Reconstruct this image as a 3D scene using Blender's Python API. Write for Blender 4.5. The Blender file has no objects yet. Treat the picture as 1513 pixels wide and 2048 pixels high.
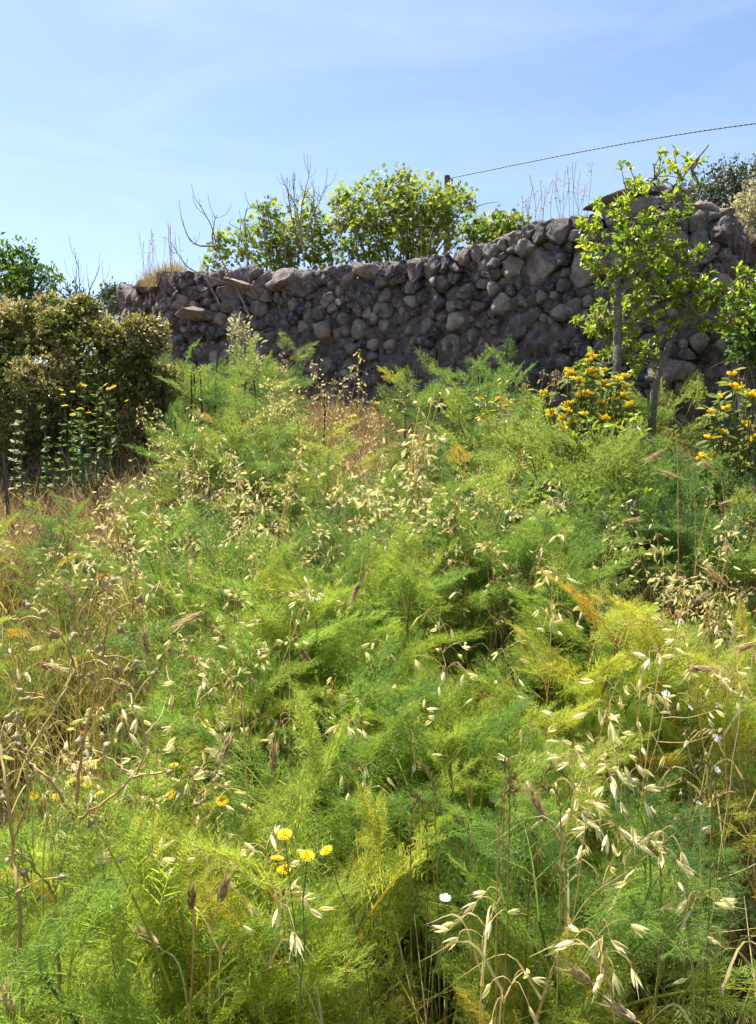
import bpy, bmesh, math, random
import numpy as np
from mathutils import Vector, Matrix

# ------------------------------------------------------------------ camera, sky, sun, exposure
S = bpy.context.scene
FPX, CX, CY = 1546.0, 756.5, 1024.0           # focal length and centre of the 1513 x 2048 photograph
EYE = np.array([0.0, 0.0, 1.6])
PITCH = math.atan(124.0 / FPX)                # looking slightly down
cam_data = bpy.data.cameras.new('camera')
cam = bpy.data.objects.new('camera', cam_data)
S.collection.objects.link(cam)
cam.location = EYE
cam.rotation_euler = (math.pi / 2 - PITCH, 0, 0)
cam_data.sensor_fit = 'VERTICAL'
cam_data.sensor_height = 24.0
cam_data.lens = 24.0 * FPX / 2048.0
cam_data.clip_start = 0.02
cam_data.clip_end = 3000
S.camera = cam

SUN_EL, SUN_AZ = math.radians(65), math.radians(-46)      # ahead of the camera, a little to the left
world = bpy.data.worlds.new('World'); S.world = world; world.use_nodes = True
wt = world.node_tree; wt.nodes.clear()
w_out = wt.nodes.new('ShaderNodeOutputWorld'); w_bg = wt.nodes.new('ShaderNodeBackground')
w_sky = wt.nodes.new('ShaderNodeTexSky'); w_sky.sky_type = 'NISHITA'; w_sky.sun_disc = False
w_sky.sun_elevation = SUN_EL; w_sky.sun_rotation = SUN_AZ
w_sky.air_density = 1.0; w_sky.dust_density = 1.0; w_sky.ozone_density = 2.0
w_bg.inputs['Strength'].default_value = 0.088
w_tc = wt.nodes.new('ShaderNodeTexCoord'); w_map = wt.nodes.new('ShaderNodeMapping')
w_map.inputs['Scale'].default_value = (1.2, 5.0, 7.0); w_map.inputs['Rotation'].default_value = (0.1, 0.35, 0.5)
w_n = wt.nodes.new('ShaderNodeTexNoise'); w_n.inputs['Scale'].default_value = 1.3
w_n.inputs['Detail'].default_value = 7; w_n.inputs['Roughness'].default_value = 0.55; w_n.inputs['Distortion'].default_value = 0.6
w_r = wt.nodes.new('ShaderNodeMapRange')
w_r.inputs[1].default_value = 0.42; w_r.inputs[2].default_value = 0.8; w_r.inputs[3].default_value = 0.0; w_r.inputs[4].default_value = 0.16
w_mix = wt.nodes.new('ShaderNodeMix'); w_mix.data_type = 'RGBA'
w_mix.inputs[7].default_value = (7.2, 8.0, 9.0, 1)        # thin high cloud
L_ = wt.links.new
L_(w_tc.outputs['Generated'], w_map.inputs['Vector']); L_(w_map.outputs['Vector'], w_n.inputs['Vector'])
L_(w_n.outputs[0], w_r.inputs[0]); L_(w_r.outputs[0], w_mix.inputs[0])
L_(w_sky.outputs[0], w_mix.inputs[6]); L_(w_mix.outputs[2], w_bg.inputs['Color']); L_(w_bg.outputs[0], w_out.inputs['Surface'])

sun_d = bpy.data.lights.new('sun', 'SUN'); sun_d.energy = 5.0; sun_d.angle = math.radians(0.53); sun_d.color = (1.0, 0.95, 0.86)
sun = bpy.data.objects.new('sun', sun_d); S.collection.objects.link(sun)
TO_SUN = Vector((math.sin(SUN_AZ) * math.cos(SUN_EL), math.cos(SUN_AZ) * math.cos(SUN_EL), math.sin(SUN_EL)))
sun.rotation_euler = TO_SUN.to_track_quat('Z', 'Y').to_euler(); sun.location = TO_SUN * 40
S.view_settings.view_transform = 'Standard'; S.view_settings.look = 'None'
S.view_settings.exposure = 1.27; S.view_settings.gamma = 1.0; S.view_settings.use_curve_mapping = False
S.render.engine = 'CYCLES'
S.cycles.max_bounces = 5; S.cycles.diffuse_bounces = 3; S.cycles.glossy_bounces = 1; S.cycles.transmission_bounces = 4
S.cycles.use_adaptive_sampling = True; S.cycles.adaptive_threshold = 0.06
S.cycles.use_denoising = True
S.cycles.sample_clamp_indirect = 6.0

# ------------------------------------------------------------------ helpers
R = np.random.default_rng(7)
_cp, _sp = math.cos(PITCH), math.sin(PITCH)
FWD, UP, RIGHT = np.array([0, _cp, -_sp]), np.array([0, _sp, _cp]), np.array([1.0, 0, 0])

def P(px, py, Y):
    """world point seen at a pixel of the photograph, at distance Y up the slope"""
    d = FWD + (px - CX) / FPX * RIGHT - (py - CY) / FPX * UP
    return EYE + d * (Y / d[1])

def pix(p):
    q = np.asarray(p) - EYE
    w = q @ FWD
    return CX + FPX * (q @ RIGHT) / w, CY - FPX * (q @ UP) / w

def nrm(a):
    a = np.asarray(a, float)
    return a / np.maximum(np.linalg.norm(a, axis=-1, keepdims=True), 1e-9)

class MB:
    """collects pieces of ONE part"""
    def __init__(s): s.V, s.F, s.A, s.n = [], [], [], 0
    def add(s, V, F, a=0.5):
        V = np.asarray(V, float).reshape(-1, 3); F = np.asarray(F, int)
        s.V.append(V); s.F.append(F + s.n); s.n += len(V)
        s.A.append(np.broadcast_to(np.asarray(a, float), (len(V),)))
        return s
    def mesh(s, name, origin=(0, 0, 0), smooth=True):
        V = np.concatenate(s.V) - np.asarray(origin, float)
        m = bpy.data.meshes.new(name)
        m.vertices.add(len(V)); m.vertices.foreach_set('co', V.astype(np.float32).ravel())
        loops = np.concatenate([f.ravel() for f in s.F])
        tot = np.concatenate([np.full(len(f), f.shape[1]) for f in s.F])
        m.loops.add(len(loops)); m.loops.foreach_set('vertex_index', loops.astype(np.int32))
        m.polygons.add(len(tot)); m.polygons.foreach_set('loop_start', (np.cumsum(tot) - tot).astype(np.int32))
        if smooth: m.polygons.foreach_set('use_smooth', np.ones(len(tot), bool))
        at = m.attributes.new('tone', 'FLOAT', 'POINT'); at.data.foreach_set('value', np.concatenate(s.A).astype(np.float32))
        m.update(); m.validate()
        return m

def link(name, mesh, mat, parent=None, loc=(0, 0, 0)):
    if mat is not None and mesh is not None and not mesh.materials: mesh.materials.append(mat)
    o = bpy.data.objects.new(name, mesh); S.collection.objects.link(o); o.location = loc
    if parent is not None: o.parent = parent
    return o

def part(name, mb, mat, parent, smooth=True):
    return link(name, mb.mesh(name, parent.location, smooth), mat, parent)

def tag(o, label, cat, group=None, kind=None):
    o['label'] = label
    if cat: o['category'] = cat
    if group: o['group'] = group
    if kind: o['kind'] = kind
    return o

def thing(name, label, cat, loc, group=None):
    return tag(link(name, None, None, None, tuple(map(float, loc))), label, cat, group)

def dup(root, loc, rotz=0.0, scale=1.0, label=None, group=None, tilt=(0, 0)):
    r = root.copy(); S.collection.objects.link(r)
    r.location = tuple(map(float, loc)); r.rotation_euler = (tilt[0], tilt[1], rotz); r.scale = (scale,) * 3
    if label: r['label'] = label
    if group: r['group'] = group
    for ch in root.children:
        c = ch.copy(); S.collection.objects.link(c); c.parent = r
    return r

def tube(mb, pts, rad, sides=5, a=0.5):
    pts = np.asarray(pts, float); n = len(pts); rad = np.broadcast_to(np.asarray(rad, float), (n,))
    t = nrm(np.gradient(pts, axis=0))
    ref = np.array([0.31, 0.87, 0.38]) if abs(nrm(pts[-1] - pts[0]) @ nrm(np.array([0.31, 0.87, 0.38]))) < 0.8 else np.array([1.0, -0.2, 0.1])
    u = nrm(np.cross(t, ref)); v = np.cross(t, u)
    th = np.arange(sides) * 2 * np.pi / sides
    V = pts[:, None] + rad[:, None, None] * (np.cos(th)[None, :, None] * u[:, None] + np.sin(th)[None, :, None] * v[:, None])
    i, j = np.meshgrid(np.arange(n - 1), np.arange(sides), indexing='ij'); j2 = (j + 1) % sides
    F = np.stack([i * sides + j, i * sides + j2, (i + 1) * sides + j2, (i + 1) * sides + j], -1).reshape(-1, 4)
    mb.add(V.reshape(-1, 3), F, a)

def curve(pts, n=12, wob=0.0, rng=R):
    """smooth line through points"""
    pts = np.asarray(pts, float)
    if len(pts) == 2: c = pts[0] + (pts[1] - pts[0]) * np.linspace(0, 1, n)[:, None]
    else:
        Q = np.vstack([2 * pts[0] - pts[1], pts, 2 * pts[-1] - pts[-2]]); k = len(pts) - 1
        t = np.linspace(0, k, n); i = np.minimum(t.astype(int), k - 1); f = (t - i)[:, None]
        p0, p1, p2, p3 = Q[i], Q[i + 1], Q[i + 2], Q[i + 3]
        c = 0.5 * (2 * p1 + (p2 - p0) * f + (2 * p0 - 5 * p1 + 4 * p2 - p3) * f ** 2 + (3 * p1 - p0 - 3 * p2 + p3) * f ** 3)
    if wob:
        w = rng.normal(0, wob, c.shape); w[0] = 0; w[-1] *= 0.3; c = c + w
    return c

def ribbons(A, B, w0, w1, rng=R):
    """one thin blade per segment A-B"""
    A = np.asarray(A, float); B = np.asarray(B, float); m = len(A)
    s = nrm(np.cross(B - A, rng.normal(size=(m, 3))))
    w0 = np.broadcast_to(w0, (m,))[:, None] / 2; w1 = np.broadcast_to(w1, (m,))[:, None] / 2
    V = np.stack([A - s * w0, A + s * w0, B + s * w1, B - s * w1], 1).reshape(-1, 3)
    return V, np.arange(4 * m).reshape(-1, 4)

def strip(pts, w0, w1, rng=R):
    """a tapering grass leaf along a line"""
    pts = np.asarray(pts, float); n = len(pts); t = nrm(np.gradient(pts, axis=0)); s = nrm(np.cross(t, nrm(rng.normal(size=3)))); w = np.linspace(w0, w1, n)[:, None] / 2
    V = np.concatenate([pts - s * w, pts + s * w]); i = np.arange(n - 1)
    return V, np.stack([i, i + 1, n + i + 1, n + i], -1)
def frames(D, scale=1.0, rng=R, up=None, rolljit=None):
    """rotations whose +y runs along D; roll random, or with +z near 'up'"""
    D = nrm(D); m = len(D)
    ref = rng.normal(size=(m, 3)) if up is None else np.broadcast_to(up, (m, 3)) + rng.normal(0, rolljit or 0.3, (m, 3))
    X = nrm(np.cross(D, ref)); Z = np.cross(X, D)
    return np.stack([X, D, Z], -1) * np.broadcast_to(scale, (m,))[:, None, None]

def stamp(tpl, M, T, a=None):
    tv, tf, ta = tpl; m, n = len(M), len(tv)
    V = (np.einsum('mij,nj->mni', M, tv) + np.asarray(T)[:, None]).reshape(-1, 3)
    F = (tf[None] + (np.arange(m) * n)[:, None, None]).reshape(-1, tf.shape[1])
    A = np.tile(ta, m) if a is None else np.repeat(a, n)
    return V, F, A

def tpl(V, F, a=0.5):
    V = np.asarray(V, float); return V, np.asarray(F, int), np.broadcast_to(np.asarray(a, float), (len(V),)).copy()

def oval(w=0.25, fold=0.06, bend=-0.08):
    V = [(0, 0, 0), (0, .4, bend * .3), (0, .75, bend * .7), (0, 1, bend), (-w, .45, fold), (-w * .85, .75, fold + bend * .5), (w, .45, fold), (w * .85, .75, fold + bend * .5)]
    F = [(0, 1, 4), (0, 6, 1), (4, 1, 2), (4, 2, 5), (1, 6, 2), (6, 7, 2), (5, 2, 3), (2, 7, 3)]
    return tpl(V, F)
def diamond(w=0.28, fold=0.1):
    return tpl([(0, 0, 0), (-w, .55, fold), (0, 1, -.1), (w, .55, fold)], [(0, 2, 1), (0, 3, 2)])
def lobed():
    r = [(0, 0), (.34, -.08), (.48, .22), (.27, .36), (.55, .72), (.2, .66), (0, 1.05), (-.2, .66), (-.55, .72), (-.27, .36), (-.48, .22), (-.34, -.08)]
    V = [(0, .35, -.05)] + [(x, y, .12 * abs(x) - .12 * y * y) for x, y in r]
    return tpl(V, [(0, i + 1, (i + 1) % 12 + 1) for i in range(12)])

def vnoise(p):
    i = np.floor(p).astype(np.int64); f = p - i; f = f * f * (3 - 2 * f); out = 0
    for dx in (0, 1):
        for dy in (0, 1):
            for dz in (0, 1):
                h = ((i[:, 0] + dx) * 73856093) ^ ((i[:, 1] + dy) * 19349663) ^ ((i[:, 2] + dz) * 83492791)
                h = ((h ^ (h >> 13)) * 1274126177) & 0xffffffff; h = ((h ^ (h >> 16)) * 2246822519) & 0xffffffff
                out = out + h / 4294967295.0 * (f[:, 0] if dx else 1 - f[:, 0]) * (f[:, 1] if dy else 1 - f[:, 1]) * (f[:, 2] if dz else 1 - f[:, 2])
    return out - 0.5
def fbm(p, o=4):
    return sum(vnoise(p * 2 ** k + 17.3 * k) / 1.7 ** k for k in range(o))

# ------------------------------------------------------------------ materials
def M_new(name):
    m = bpy.data.materials.new(name); m.use_nodes = True; t = m.node_tree; t.nodes.clear()
    return m, t, t.nodes.new('ShaderNodeOutputMaterial')
def node(t, typ, **kw):
    n = t.nodes.new(typ)
    for k, v in kw.items():
        if k.startswith('i_'): n.inputs[k[2:]].default_value = v
        else: setattr(n, k, v)
    return n
def ramp(t, fac, stops, interp='LINEAR'):
    r = t.nodes.new('ShaderNodeValToRGB'); r.color_ramp.interpolation = interp; e = r.color_ramp.elements
    while len(e) < len(stops): e.new(0.5)
    for k, (p, c) in zip(e, stops): k.position = p; k.color = (*c, 1)
    t.links.new(fac, r.inputs['Fac']); return r.outputs['Color']
def leafmat(name, stops, trans=0.45, rough=0.45, spec=0.3, rnd=0.25, noise=None, tgain=1.5):
    """thin plant tissue: the 'tone' of each leaf and a random shift per plant pick the colour; part of the light passes through"""
    m, t, out = M_new(name)
    at = node(t, 'ShaderNodeAttribute', attribute_name='tone'); oi = node(t, 'ShaderNodeObjectInfo')
    ma = node(t, 'ShaderNodeMath', operation='MULTIPLY_ADD'); ma.inputs[1].default_value = rnd
    sub = node(t, 'ShaderNodeMath', operation='SUBTRACT'); sub.inputs[1].default_value = rnd / 2
    t.links.new(oi.outputs['Random'], ma.inputs[0]); t.links.new(at.outputs['Fac'], ma.inputs[2]); t.links.new(ma.outputs[0], sub.inputs[0])
    fac = sub.outputs[0]
    if noise:
        ge = node(t, 'ShaderNodeNewGeometry')
        nz = node(t, 'ShaderNodeTexNoise'); nz.inputs['Scale'].default_value = noise[0]; nz.inputs['Detail'].default_value = 3
        t.links.new(ge.outputs['Position'], nz.inputs['Vector'])
        m2 = node(t, 'ShaderNodeMath', operation='MULTIPLY_ADD'); m2.inputs[1].default_value = noise[1]; m2.inputs[2].default_value = -noise[1] / 2
        ad = node(t, 'ShaderNodeMath', operation='ADD'); t.links.new(nz.outputs[0], m2.inputs[0]); t.links.new(m2.outputs[0], ad.inputs[0]); t.links.new(fac, ad.inputs[1]); fac = ad.outputs[0]
    col = ramp(t, fac, stops)
    pb = node(t, 'ShaderNodeBsdfPrincipled'); pb.inputs['Roughness'].default_value = rough; pb.inputs['Specular IOR Level'].default_value = spec
    t.links.new(col, pb.inputs['Base Color'])
    if trans > 0:
        tr = node(t, 'ShaderNodeBsdfTranslucent'); mx = node(t, 'ShaderNodeMixShader'); mx.inputs[0].default_value = trans
        g = node(t, 'ShaderNodeMix', data_type='RGBA', blend_type='MULTIPLY'); g.inputs[0].default_value = 1; g.inputs[7].default_value = (tgain, tgain * 1.0, tgain * 0.6, 1)
        t.links.new(col, g.inputs[6]); t.links.new(g.outputs[2], tr.inputs['Color'])
        t.links.new(pb.outputs[0], mx.inputs[1]); t.links.new(tr.outputs[0], mx.inputs[2]); t.links.new(mx.outputs[0], out.inputs['Surface'])
    else: t.links.new(pb.outputs[0], out.inputs['Surface'])
    return m
def rockmat(name, stops, lichen=(0.42, 0.40, 0.36), lich=0.5, bump=0.5, scale=1.0):
    m, t, out = M_new(name)
    tc = node(t, 'ShaderNodeNewGeometry'); oi = node(t, 'ShaderNodeObjectInfo'); at = node(t, 'ShaderNodeAttribute', attribute_name='tone')
    def nz(sc, det=6, ro=0.6):
        n = node(t, 'ShaderNodeTexNoise'); n.inputs['Scale'].default_value = sc * scale; n.inputs['Detail'].default_value = det; n.inputs['Roughness'].default_value = ro
        t.links.new(tc.outputs['Position'], n.inputs['Vector']); return n.outputs[0]
    a = node(t, 'ShaderNodeMath', operation='MULTIPLY_ADD'); a.inputs[1].default_value = 1.9; t.links.new(nz(9), a.inputs[0])
    b = node(t, 'ShaderNodeMath', operation='MULTIPLY_ADD'); b.inputs[1].default_value = 0.7; b.inputs[2].default_value = -0.83
    t.links.new(at.outputs['Fac'], b.inputs[0]); t.links.new(b.outputs[0], a.inputs[2])
    col = ramp(t, a.outputs[0], stops)
    f = node(t, 'ShaderNodeMapRange'); f.inputs[1].default_value = 0.52; f.inputs[2].default_value = 0.60; f.inputs[4].default_value = lich
    t.links.new(nz(26, 8, 0.7), f.inputs[0])
    mx = node(t, 'ShaderNodeMix', data_type='RGBA'); mx.inputs[7].default_value = (*lichen, 1)
    t.links.new(f.outputs[0], mx.inputs[0]); t.links.new(col, mx.inputs[6])
    f2 = node(t, 'ShaderNodeMapRange'); f2.inputs[1].default_value = 0.6; f2.inputs[2].default_value = 0.72; f2.inputs[4].default_value = 0.5
    t.links.new(nz(9, 4), f2.inputs[0])
    mx2 = node(t, 'ShaderNodeMix', data_type='RGBA'); mx2.inputs[7].default_value = (0.24, 0.11, 0.055, 1)
    t.links.new(f2.outputs[0], mx2.inputs[0]); t.links.new(mx.outputs[2], mx2.inputs[6])
    pb = node(t, 'ShaderNodeBsdfPrincipled'); pb.inputs['Roughness'].default_value = 0.9; pb.inputs['Specular IOR Level'].default_value = 0.2
    t.links.new(mx2.outputs[2], pb.inputs['Base Color'])
    h = node(t, 'ShaderNodeMath', operation='ADD'); t.links.new(nz(18, 8, 0.75), h.inputs[0]); t.links.new(nz(70, 4, 0.7), h.inputs[1])
    bp = node(t, 'ShaderNodeBump'); bp.inputs['Strength'].default_value = bump; bp.inputs['Distance'].default_value = 0.05
    t.links.new(h.outputs[0], bp.inputs['Height']); t.links.new(bp.outputs[0], pb.inputs['Normal']); t.links.new(pb.outputs[0], out.inputs['Surface'])
    return m

FENNEL = [(0.0, (0.095, 0.175, 0.052)), (0.35, (0.195, 0.285, 0.062)), (0.62, (0.32, 0.375, 0.068)), (0.88, (0.42, 0.39, 0.065)), (1.0, (0.50, 0.29, 0.06))]
m_fennel = leafmat('fennel_foliage', FENNEL, 0.54, 0.5, 0.25, 0.5, noise=(0.8, 0.5), tgain=1.8)
m_fennel_far = leafmat('fennel_foliage_far', [(0.0, (0.065, 0.125, 0.055)), (0.35, (0.145, 0.225, 0.064)), (0.65, (0.25, 0.31, 0.072)), (0.9, (0.37, 0.36, 0.075)), (1.0, (0.42, 0.27, 0.06))], 0.5, 0.5, 0.25, 0.6, noise=(0.9, 0.5), tgain=1.65)  # greener, slightly darker ramp for the plants farther up the slope
m_fstem = leafmat('fennel_stem', [(0, (0.06, 0.12, 0.04)), (1, (0.20, 0.27, 0.07))], 0.1, 0.45, 0.3, 0.3)
m_oldstalk = leafmat('old_stalk', [(0, (0.05, 0.035, 0.03)), (1, (0.20, 0.14, 0.09))], 0, 0.8, 0.2, 0.5)
m_straw = leafmat('straw', [(0, (0.34, 0.21, 0.09)), (0.45, (0.56, 0.42, 0.18)), (1, (0.72, 0.60, 0.32))], 0.45, 0.45, 0.3, 0.4, tgain=1.2)
m_spike = leafmat('oat_spikelet', [(0, (0.60, 0.50, 0.26)), (0.5, (0.76, 0.69, 0.42)), (1, (0.84, 0.80, 0.58))], 0.5, 0.4, 0.35, 0.3, tgain=1.2)
m_ear = leafmat('barley_ear', [(0, (0.30, 0.18, 0.12)), (0.5, (0.54, 0.41, 0.23)), (1, (0.72, 0.62, 0.38))], 0.4, 0.55, 0.25, 0.35, tgain=1.2)
m_thatch = leafmat('thatch', [(0, (0.11, 0.068, 0.042)), (0.35, (0.28, 0.18, 0.10)), (0.7, (0.48, 0.36, 0.19)), (1, (0.68, 0.58, 0.35))], 0.3, 0.6, 0.2, 0.0, noise=(3.0, 0.9), tgain=1.1)
m_pear = leafmat('pear_leaf', [(0, (0.055, 0.115, 0.018)), (0.5, (0.145, 0.225, 0.028)), (1, (0.36, 0.38, 0.045))], 0.45, 0.28, 0.5, 0.2, tgain=1.9)
m_bark = rockmat('lichen_bark', [(0, (0.11, 0.09, 0.075)), (1, (0.36, 0.31, 0.25))], (0.46, 0.48, 0.38), 0.8, 0.8, 2.2)
m_twig = leafmat('twig', [(0, (0.09, 0.072, 0.058)), (1, (0.33, 0.28, 0.22))], 0, 0.85, 0.2, 0.2)
m_fig = leafmat('fig_leaf', [(0, (0.09, 0.14, 0.034)), (0.5, (0.19, 0.25, 0.05)), (1, (0.34, 0.36, 0.07))], 0.45, 0.5, 0.3, 0.2, tgain=1.6)
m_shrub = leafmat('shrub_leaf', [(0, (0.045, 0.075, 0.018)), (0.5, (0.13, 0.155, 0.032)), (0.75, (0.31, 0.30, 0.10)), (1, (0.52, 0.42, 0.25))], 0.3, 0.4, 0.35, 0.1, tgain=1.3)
m_tree = leafmat('tree_leaf', [(0, (0.028, 0.07, 0.012)), (0.5, (0.065, 0.135, 0.018)), (1, (0.15, 0.22, 0.03))], 0.4, 0.4, 0.4, 0.1, tgain=1.6)
m_pine = leafmat('pine_needle', [(0, (0.03, 0.05, 0.03)), (1, (0.10, 0.13, 0.07))], 0.2, 0.5, 0.3, 0.1)
m_dark = leafmat('dark_shrub_leaf', [(0, (0.025, 0.035, 0.018)), (1, (0.12, 0.13, 0.06))], 0.25, 0.4, 0.4, 0.1)
m_silver = leafmat('silver_leaf', [(0, (0.20, 0.18, 0.11)), (1, (0.55, 0.52, 0.38))], 0.35, 0.6, 0.2, 0.1)
m_phl = leafmat('phlomis_leaf', [(0, (0.09, 0.13, 0.04)), (0.6, (0.21, 0.26, 0.08)), (1, (0.36, 0.39, 0.13))], 0.35, 0.6, 0.2, 0.2, tgain=1.4)
m_whorl = leafmat('phlomis_flower', [(0, (0.62, 0.42, 0.04)), (0.3, (0.86, 0.63, 0.03)), (1, (0.93, 0.80, 0.09))], 0.45, 0.5, 0.2, 0.15, tgain=1.25)
m_yellow = leafmat('yellow_petal', [(0, (0.58, 0.30, 0.01)), (0.35, (0.84, 0.60, 0.012)), (1, (0.90, 0.76, 0.03))], 0.35, 0.5, 0.2, 0.3, tgain=1.15)
m_white = leafmat('white_petal', [(0, (0.70, 0.68, 0.76)), (1, (0.84, 0.83, 0.83))], 0.35, 0.5, 0.2, 0.3, tgain=1.1)
m_weed = leafmat('weed_leaf', [(0, (0.05, 0.09, 0.03)), (0.6, (0.13, 0.20, 0.06)), (1, (0.28, 0.33, 0.13))], 0.4, 0.5, 0.3, 0.2, tgain=1.4)
m_thistle = leafmat('dead_thistle_stem', [(0, (0.30, 0.16, 0.06)), (0.5, (0.52, 0.36, 0.12)), (1, (0.54, 0.50, 0.21))], 0.05, 0.5, 0.35, 0.2)
m_seed = leafmat('seed_head', [(0, (0.30, 0.24, 0.15)), (0.5, (0.44, 0.40, 0.19)), (0.8, (0.62, 0.55, 0.40)), (1, (0.70, 0.38, 0.06))], 0.25, 0.7, 0.2, 0.3)
m_rye = leafmat('ryegrass', [(0, (0.14, 0.16, 0.04)), (0.5, (0.33, 0.29, 0.09)), (1, (0.50, 0.35, 0.15))], 0.3, 0.5, 0.3, 0.5)
STONE = [(0.0, (0.072, 0.062, 0.064)), (0.38, (0.21, 0.178, 0.176)), (0.66, (0.33, 0.268, 0.235)), (1.0, (0.56, 0.47, 0.40))]
m_stone = rockmat('wall_stone', STONE, (0.50, 0.485, 0.47), 0.5, 0.9)
m_mortar = rockmat('wall_earth_core', [(0, (0.10, 0.085, 0.082)), (0.5, (0.25, 0.21, 0.195)), (1, (0.42, 0.34, 0.285))], (0.28, 0.27, 0.25), 0.4, 1.0, 1.4)
m_slab = rockmat('slab_stone', [(0, (0.10, 0.085, 0.08)), (1, (0.36, 0.29, 0.22))], (0.38, 0.37, 0.34), 0.5, 0.7)
m_soil = rockmat('soil', [(0, (0.09, 0.050, 0.030)), (0.5, (0.20, 0.115, 0.062)), (1, (0.34, 0.23, 0.12))], (0.40, 0.30, 0.16), 0.6, 1.0, 2.0)
m_pole = leafmat('pole_wood', [(0, (0.06, 0.05, 0.045)), (1, (0.12, 0.10, 0.09))], 0, 0.8, 0.2, 0)
m_cable = leafmat('cable_sheath', [(0, (0.04, 0.04, 0.045)), (1, (0.10, 0.10, 0.10))], 0, 0.5, 0.4, 0)
m_shell = leafmat('snail_shell', [(0, (0.50, 0.36, 0.22)), (1, (0.72, 0.62, 0.46))], 0.1, 0.4, 0.4, 0)

# ------------------------------------------------------------------ terrain
TOP = [(262, 578, 10.4), (300, 566, 9.6), (340, 550, 8.7), (420, 548, 8.4), (520, 545, 8.15), (600, 548, 7.9), (700, 541, 7.65), (800, 532, 7.4), (900, 519, 7.0),
       (960, 494, 6.85), (1020, 472, 6.65), (1080, 456, 6.5), (1180, 438, 6.2), (1230, 426, 6.1), (1330, 416, 5.95), (1400, 420, 5.85), (1440, 440, 5.8), (1470, 455, 6.6),
       (1478, 476, 7.3), (1600, 490, 7.4), (1900, 495, 7.5)]
WT = np.array([P(*t) for t in TOP])                       # the wall's top edge in space
poly_back = np.vstack([WT[:, :2], [(60, 8.5), (400, 60), (400, 600), (-60, 600), (-9.0, 60.0)]])

def signed_dist(xy):
    """distance to the terrace edge, positive behind the wall"""
    xy = np.asarray(xy, float)
    if len(xy) > 4000: return np.concatenate([signed_dist(xy[k:k + 4000]) for k in range(0, len(xy), 4000)])
    A, E = poly_back, np.roll(poly_back, -1, 0) - poly_back
    w = xy[:, None] - A[None]; t = np.clip((w * E).sum(-1) / (E * E).sum(-1), 0, 1); q = w - t[..., None] * E
    d = np.sqrt((q * q).sum(-1).min(1)); Bp = A + E
    c = (A[:, 1] > xy[:, 1:2]) != (Bp[:, 1] > xy[:, 1:2])
    ins = (c & (xy[:, :1] < E[:, 0] * (xy[:, 1:2] - A[:, 1]) / (E[:, 1] + 1e-12) + A[:, 0])).sum(1) % 2 == 1
    return np.where(ins, d, -d)

def ground(xy):
    xy = np.atleast_2d(np.asarray(xy, float)); x, y = xy[:, 0], xy[:, 1]
    yy = np.where(y < 9, y, 9 + 3 * np.tanh((y - 9) / 3)); yy = np.maximum(yy, -25)
    front = 0.26 * yy + 0.05 * np.sin(1.7 * x + 0.6 * y) + 0.04 * np.sin(2.9 * y - 1.3 * x) + 0.02 * np.sin(6 * x + 5 * y)
    front = front - 0.02 * np.maximum(y - 14, 0)
    back = 3.15 + 0.05 * np.sin(1.1 * x + y) - 0.02 * np.maximum(y - 12, 0)
    k = np.clip((signed_dist(xy) - 0.15) / 0.3, 0, 1); k = k * k * (3 - 2 * k)
    return front * (1 - k) + back * k
def gz(x, y): return float(ground([(x, y)])[0])

xs = np.concatenate([np.linspace(-500, -9, 16)[:-1], np.linspace(-9, 9, 170), np.linspace(9, 500, 16)[1:]])
ys = np.concatenate([np.linspace(-500, -2, 16)[:-1], np.linspace(-2, 16, 170), np.linspace(16, 600, 16)[1:]])
gx, gy = np.meshgrid(xs, ys); flat = np.stack([gx.ravel(), gy.ravel()], 1)
gzv = ground(flat); nx, ny = len(xs), len(ys)
i, j = np.meshgrid(np.arange(ny - 1), np.arange(nx - 1), indexing='ij')
gF = np.stack([i * nx + j, i * nx + j + 1, (i + 1) * nx + j + 1, (i + 1) * nx + j], -1).reshape(-1, 4)
g = link('ground', MB().add(np.column_stack([flat, gzv]), gF).mesh('ground'), m_soil); g['kind'] = 'structure'
g['label'] = 'brown dry earth of the rising slope and the terrace above'

# ------------------------------------------------------------------ the dry stone wall
_bm = bmesh.new(); bmesh.ops.create_icosphere(_bm, subdivisions=3, radius=1); _bm.verts.ensure_lookup_table()
ICO3 = np.array([v.co[:] for v in _bm.verts]), np.array([[v.index for v in f.verts] for f in _bm.faces]); _bm.free()
_bm = bmesh.new(); bmesh.ops.create_icosphere(_bm, subdivisions=4, radius=1); _bm.verts.ensure_lookup_table()
ICO4 = np.array([v.co[:] for v in _bm.verts]), np.array([[v.index for v in f.verts] for f in _bm.faces]); _bm.free()
_bm = bmesh.new(); bmesh.ops.create_icosphere(_bm, subdivisions=2, radius=1); _bm.verts.ensure_lookup_table()
ICO2 = np.array([v.co[:] for v in _bm.verts]), np.array([[v.index for v in f.verts] for f in _bm.faces]); _bm.free()

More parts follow.
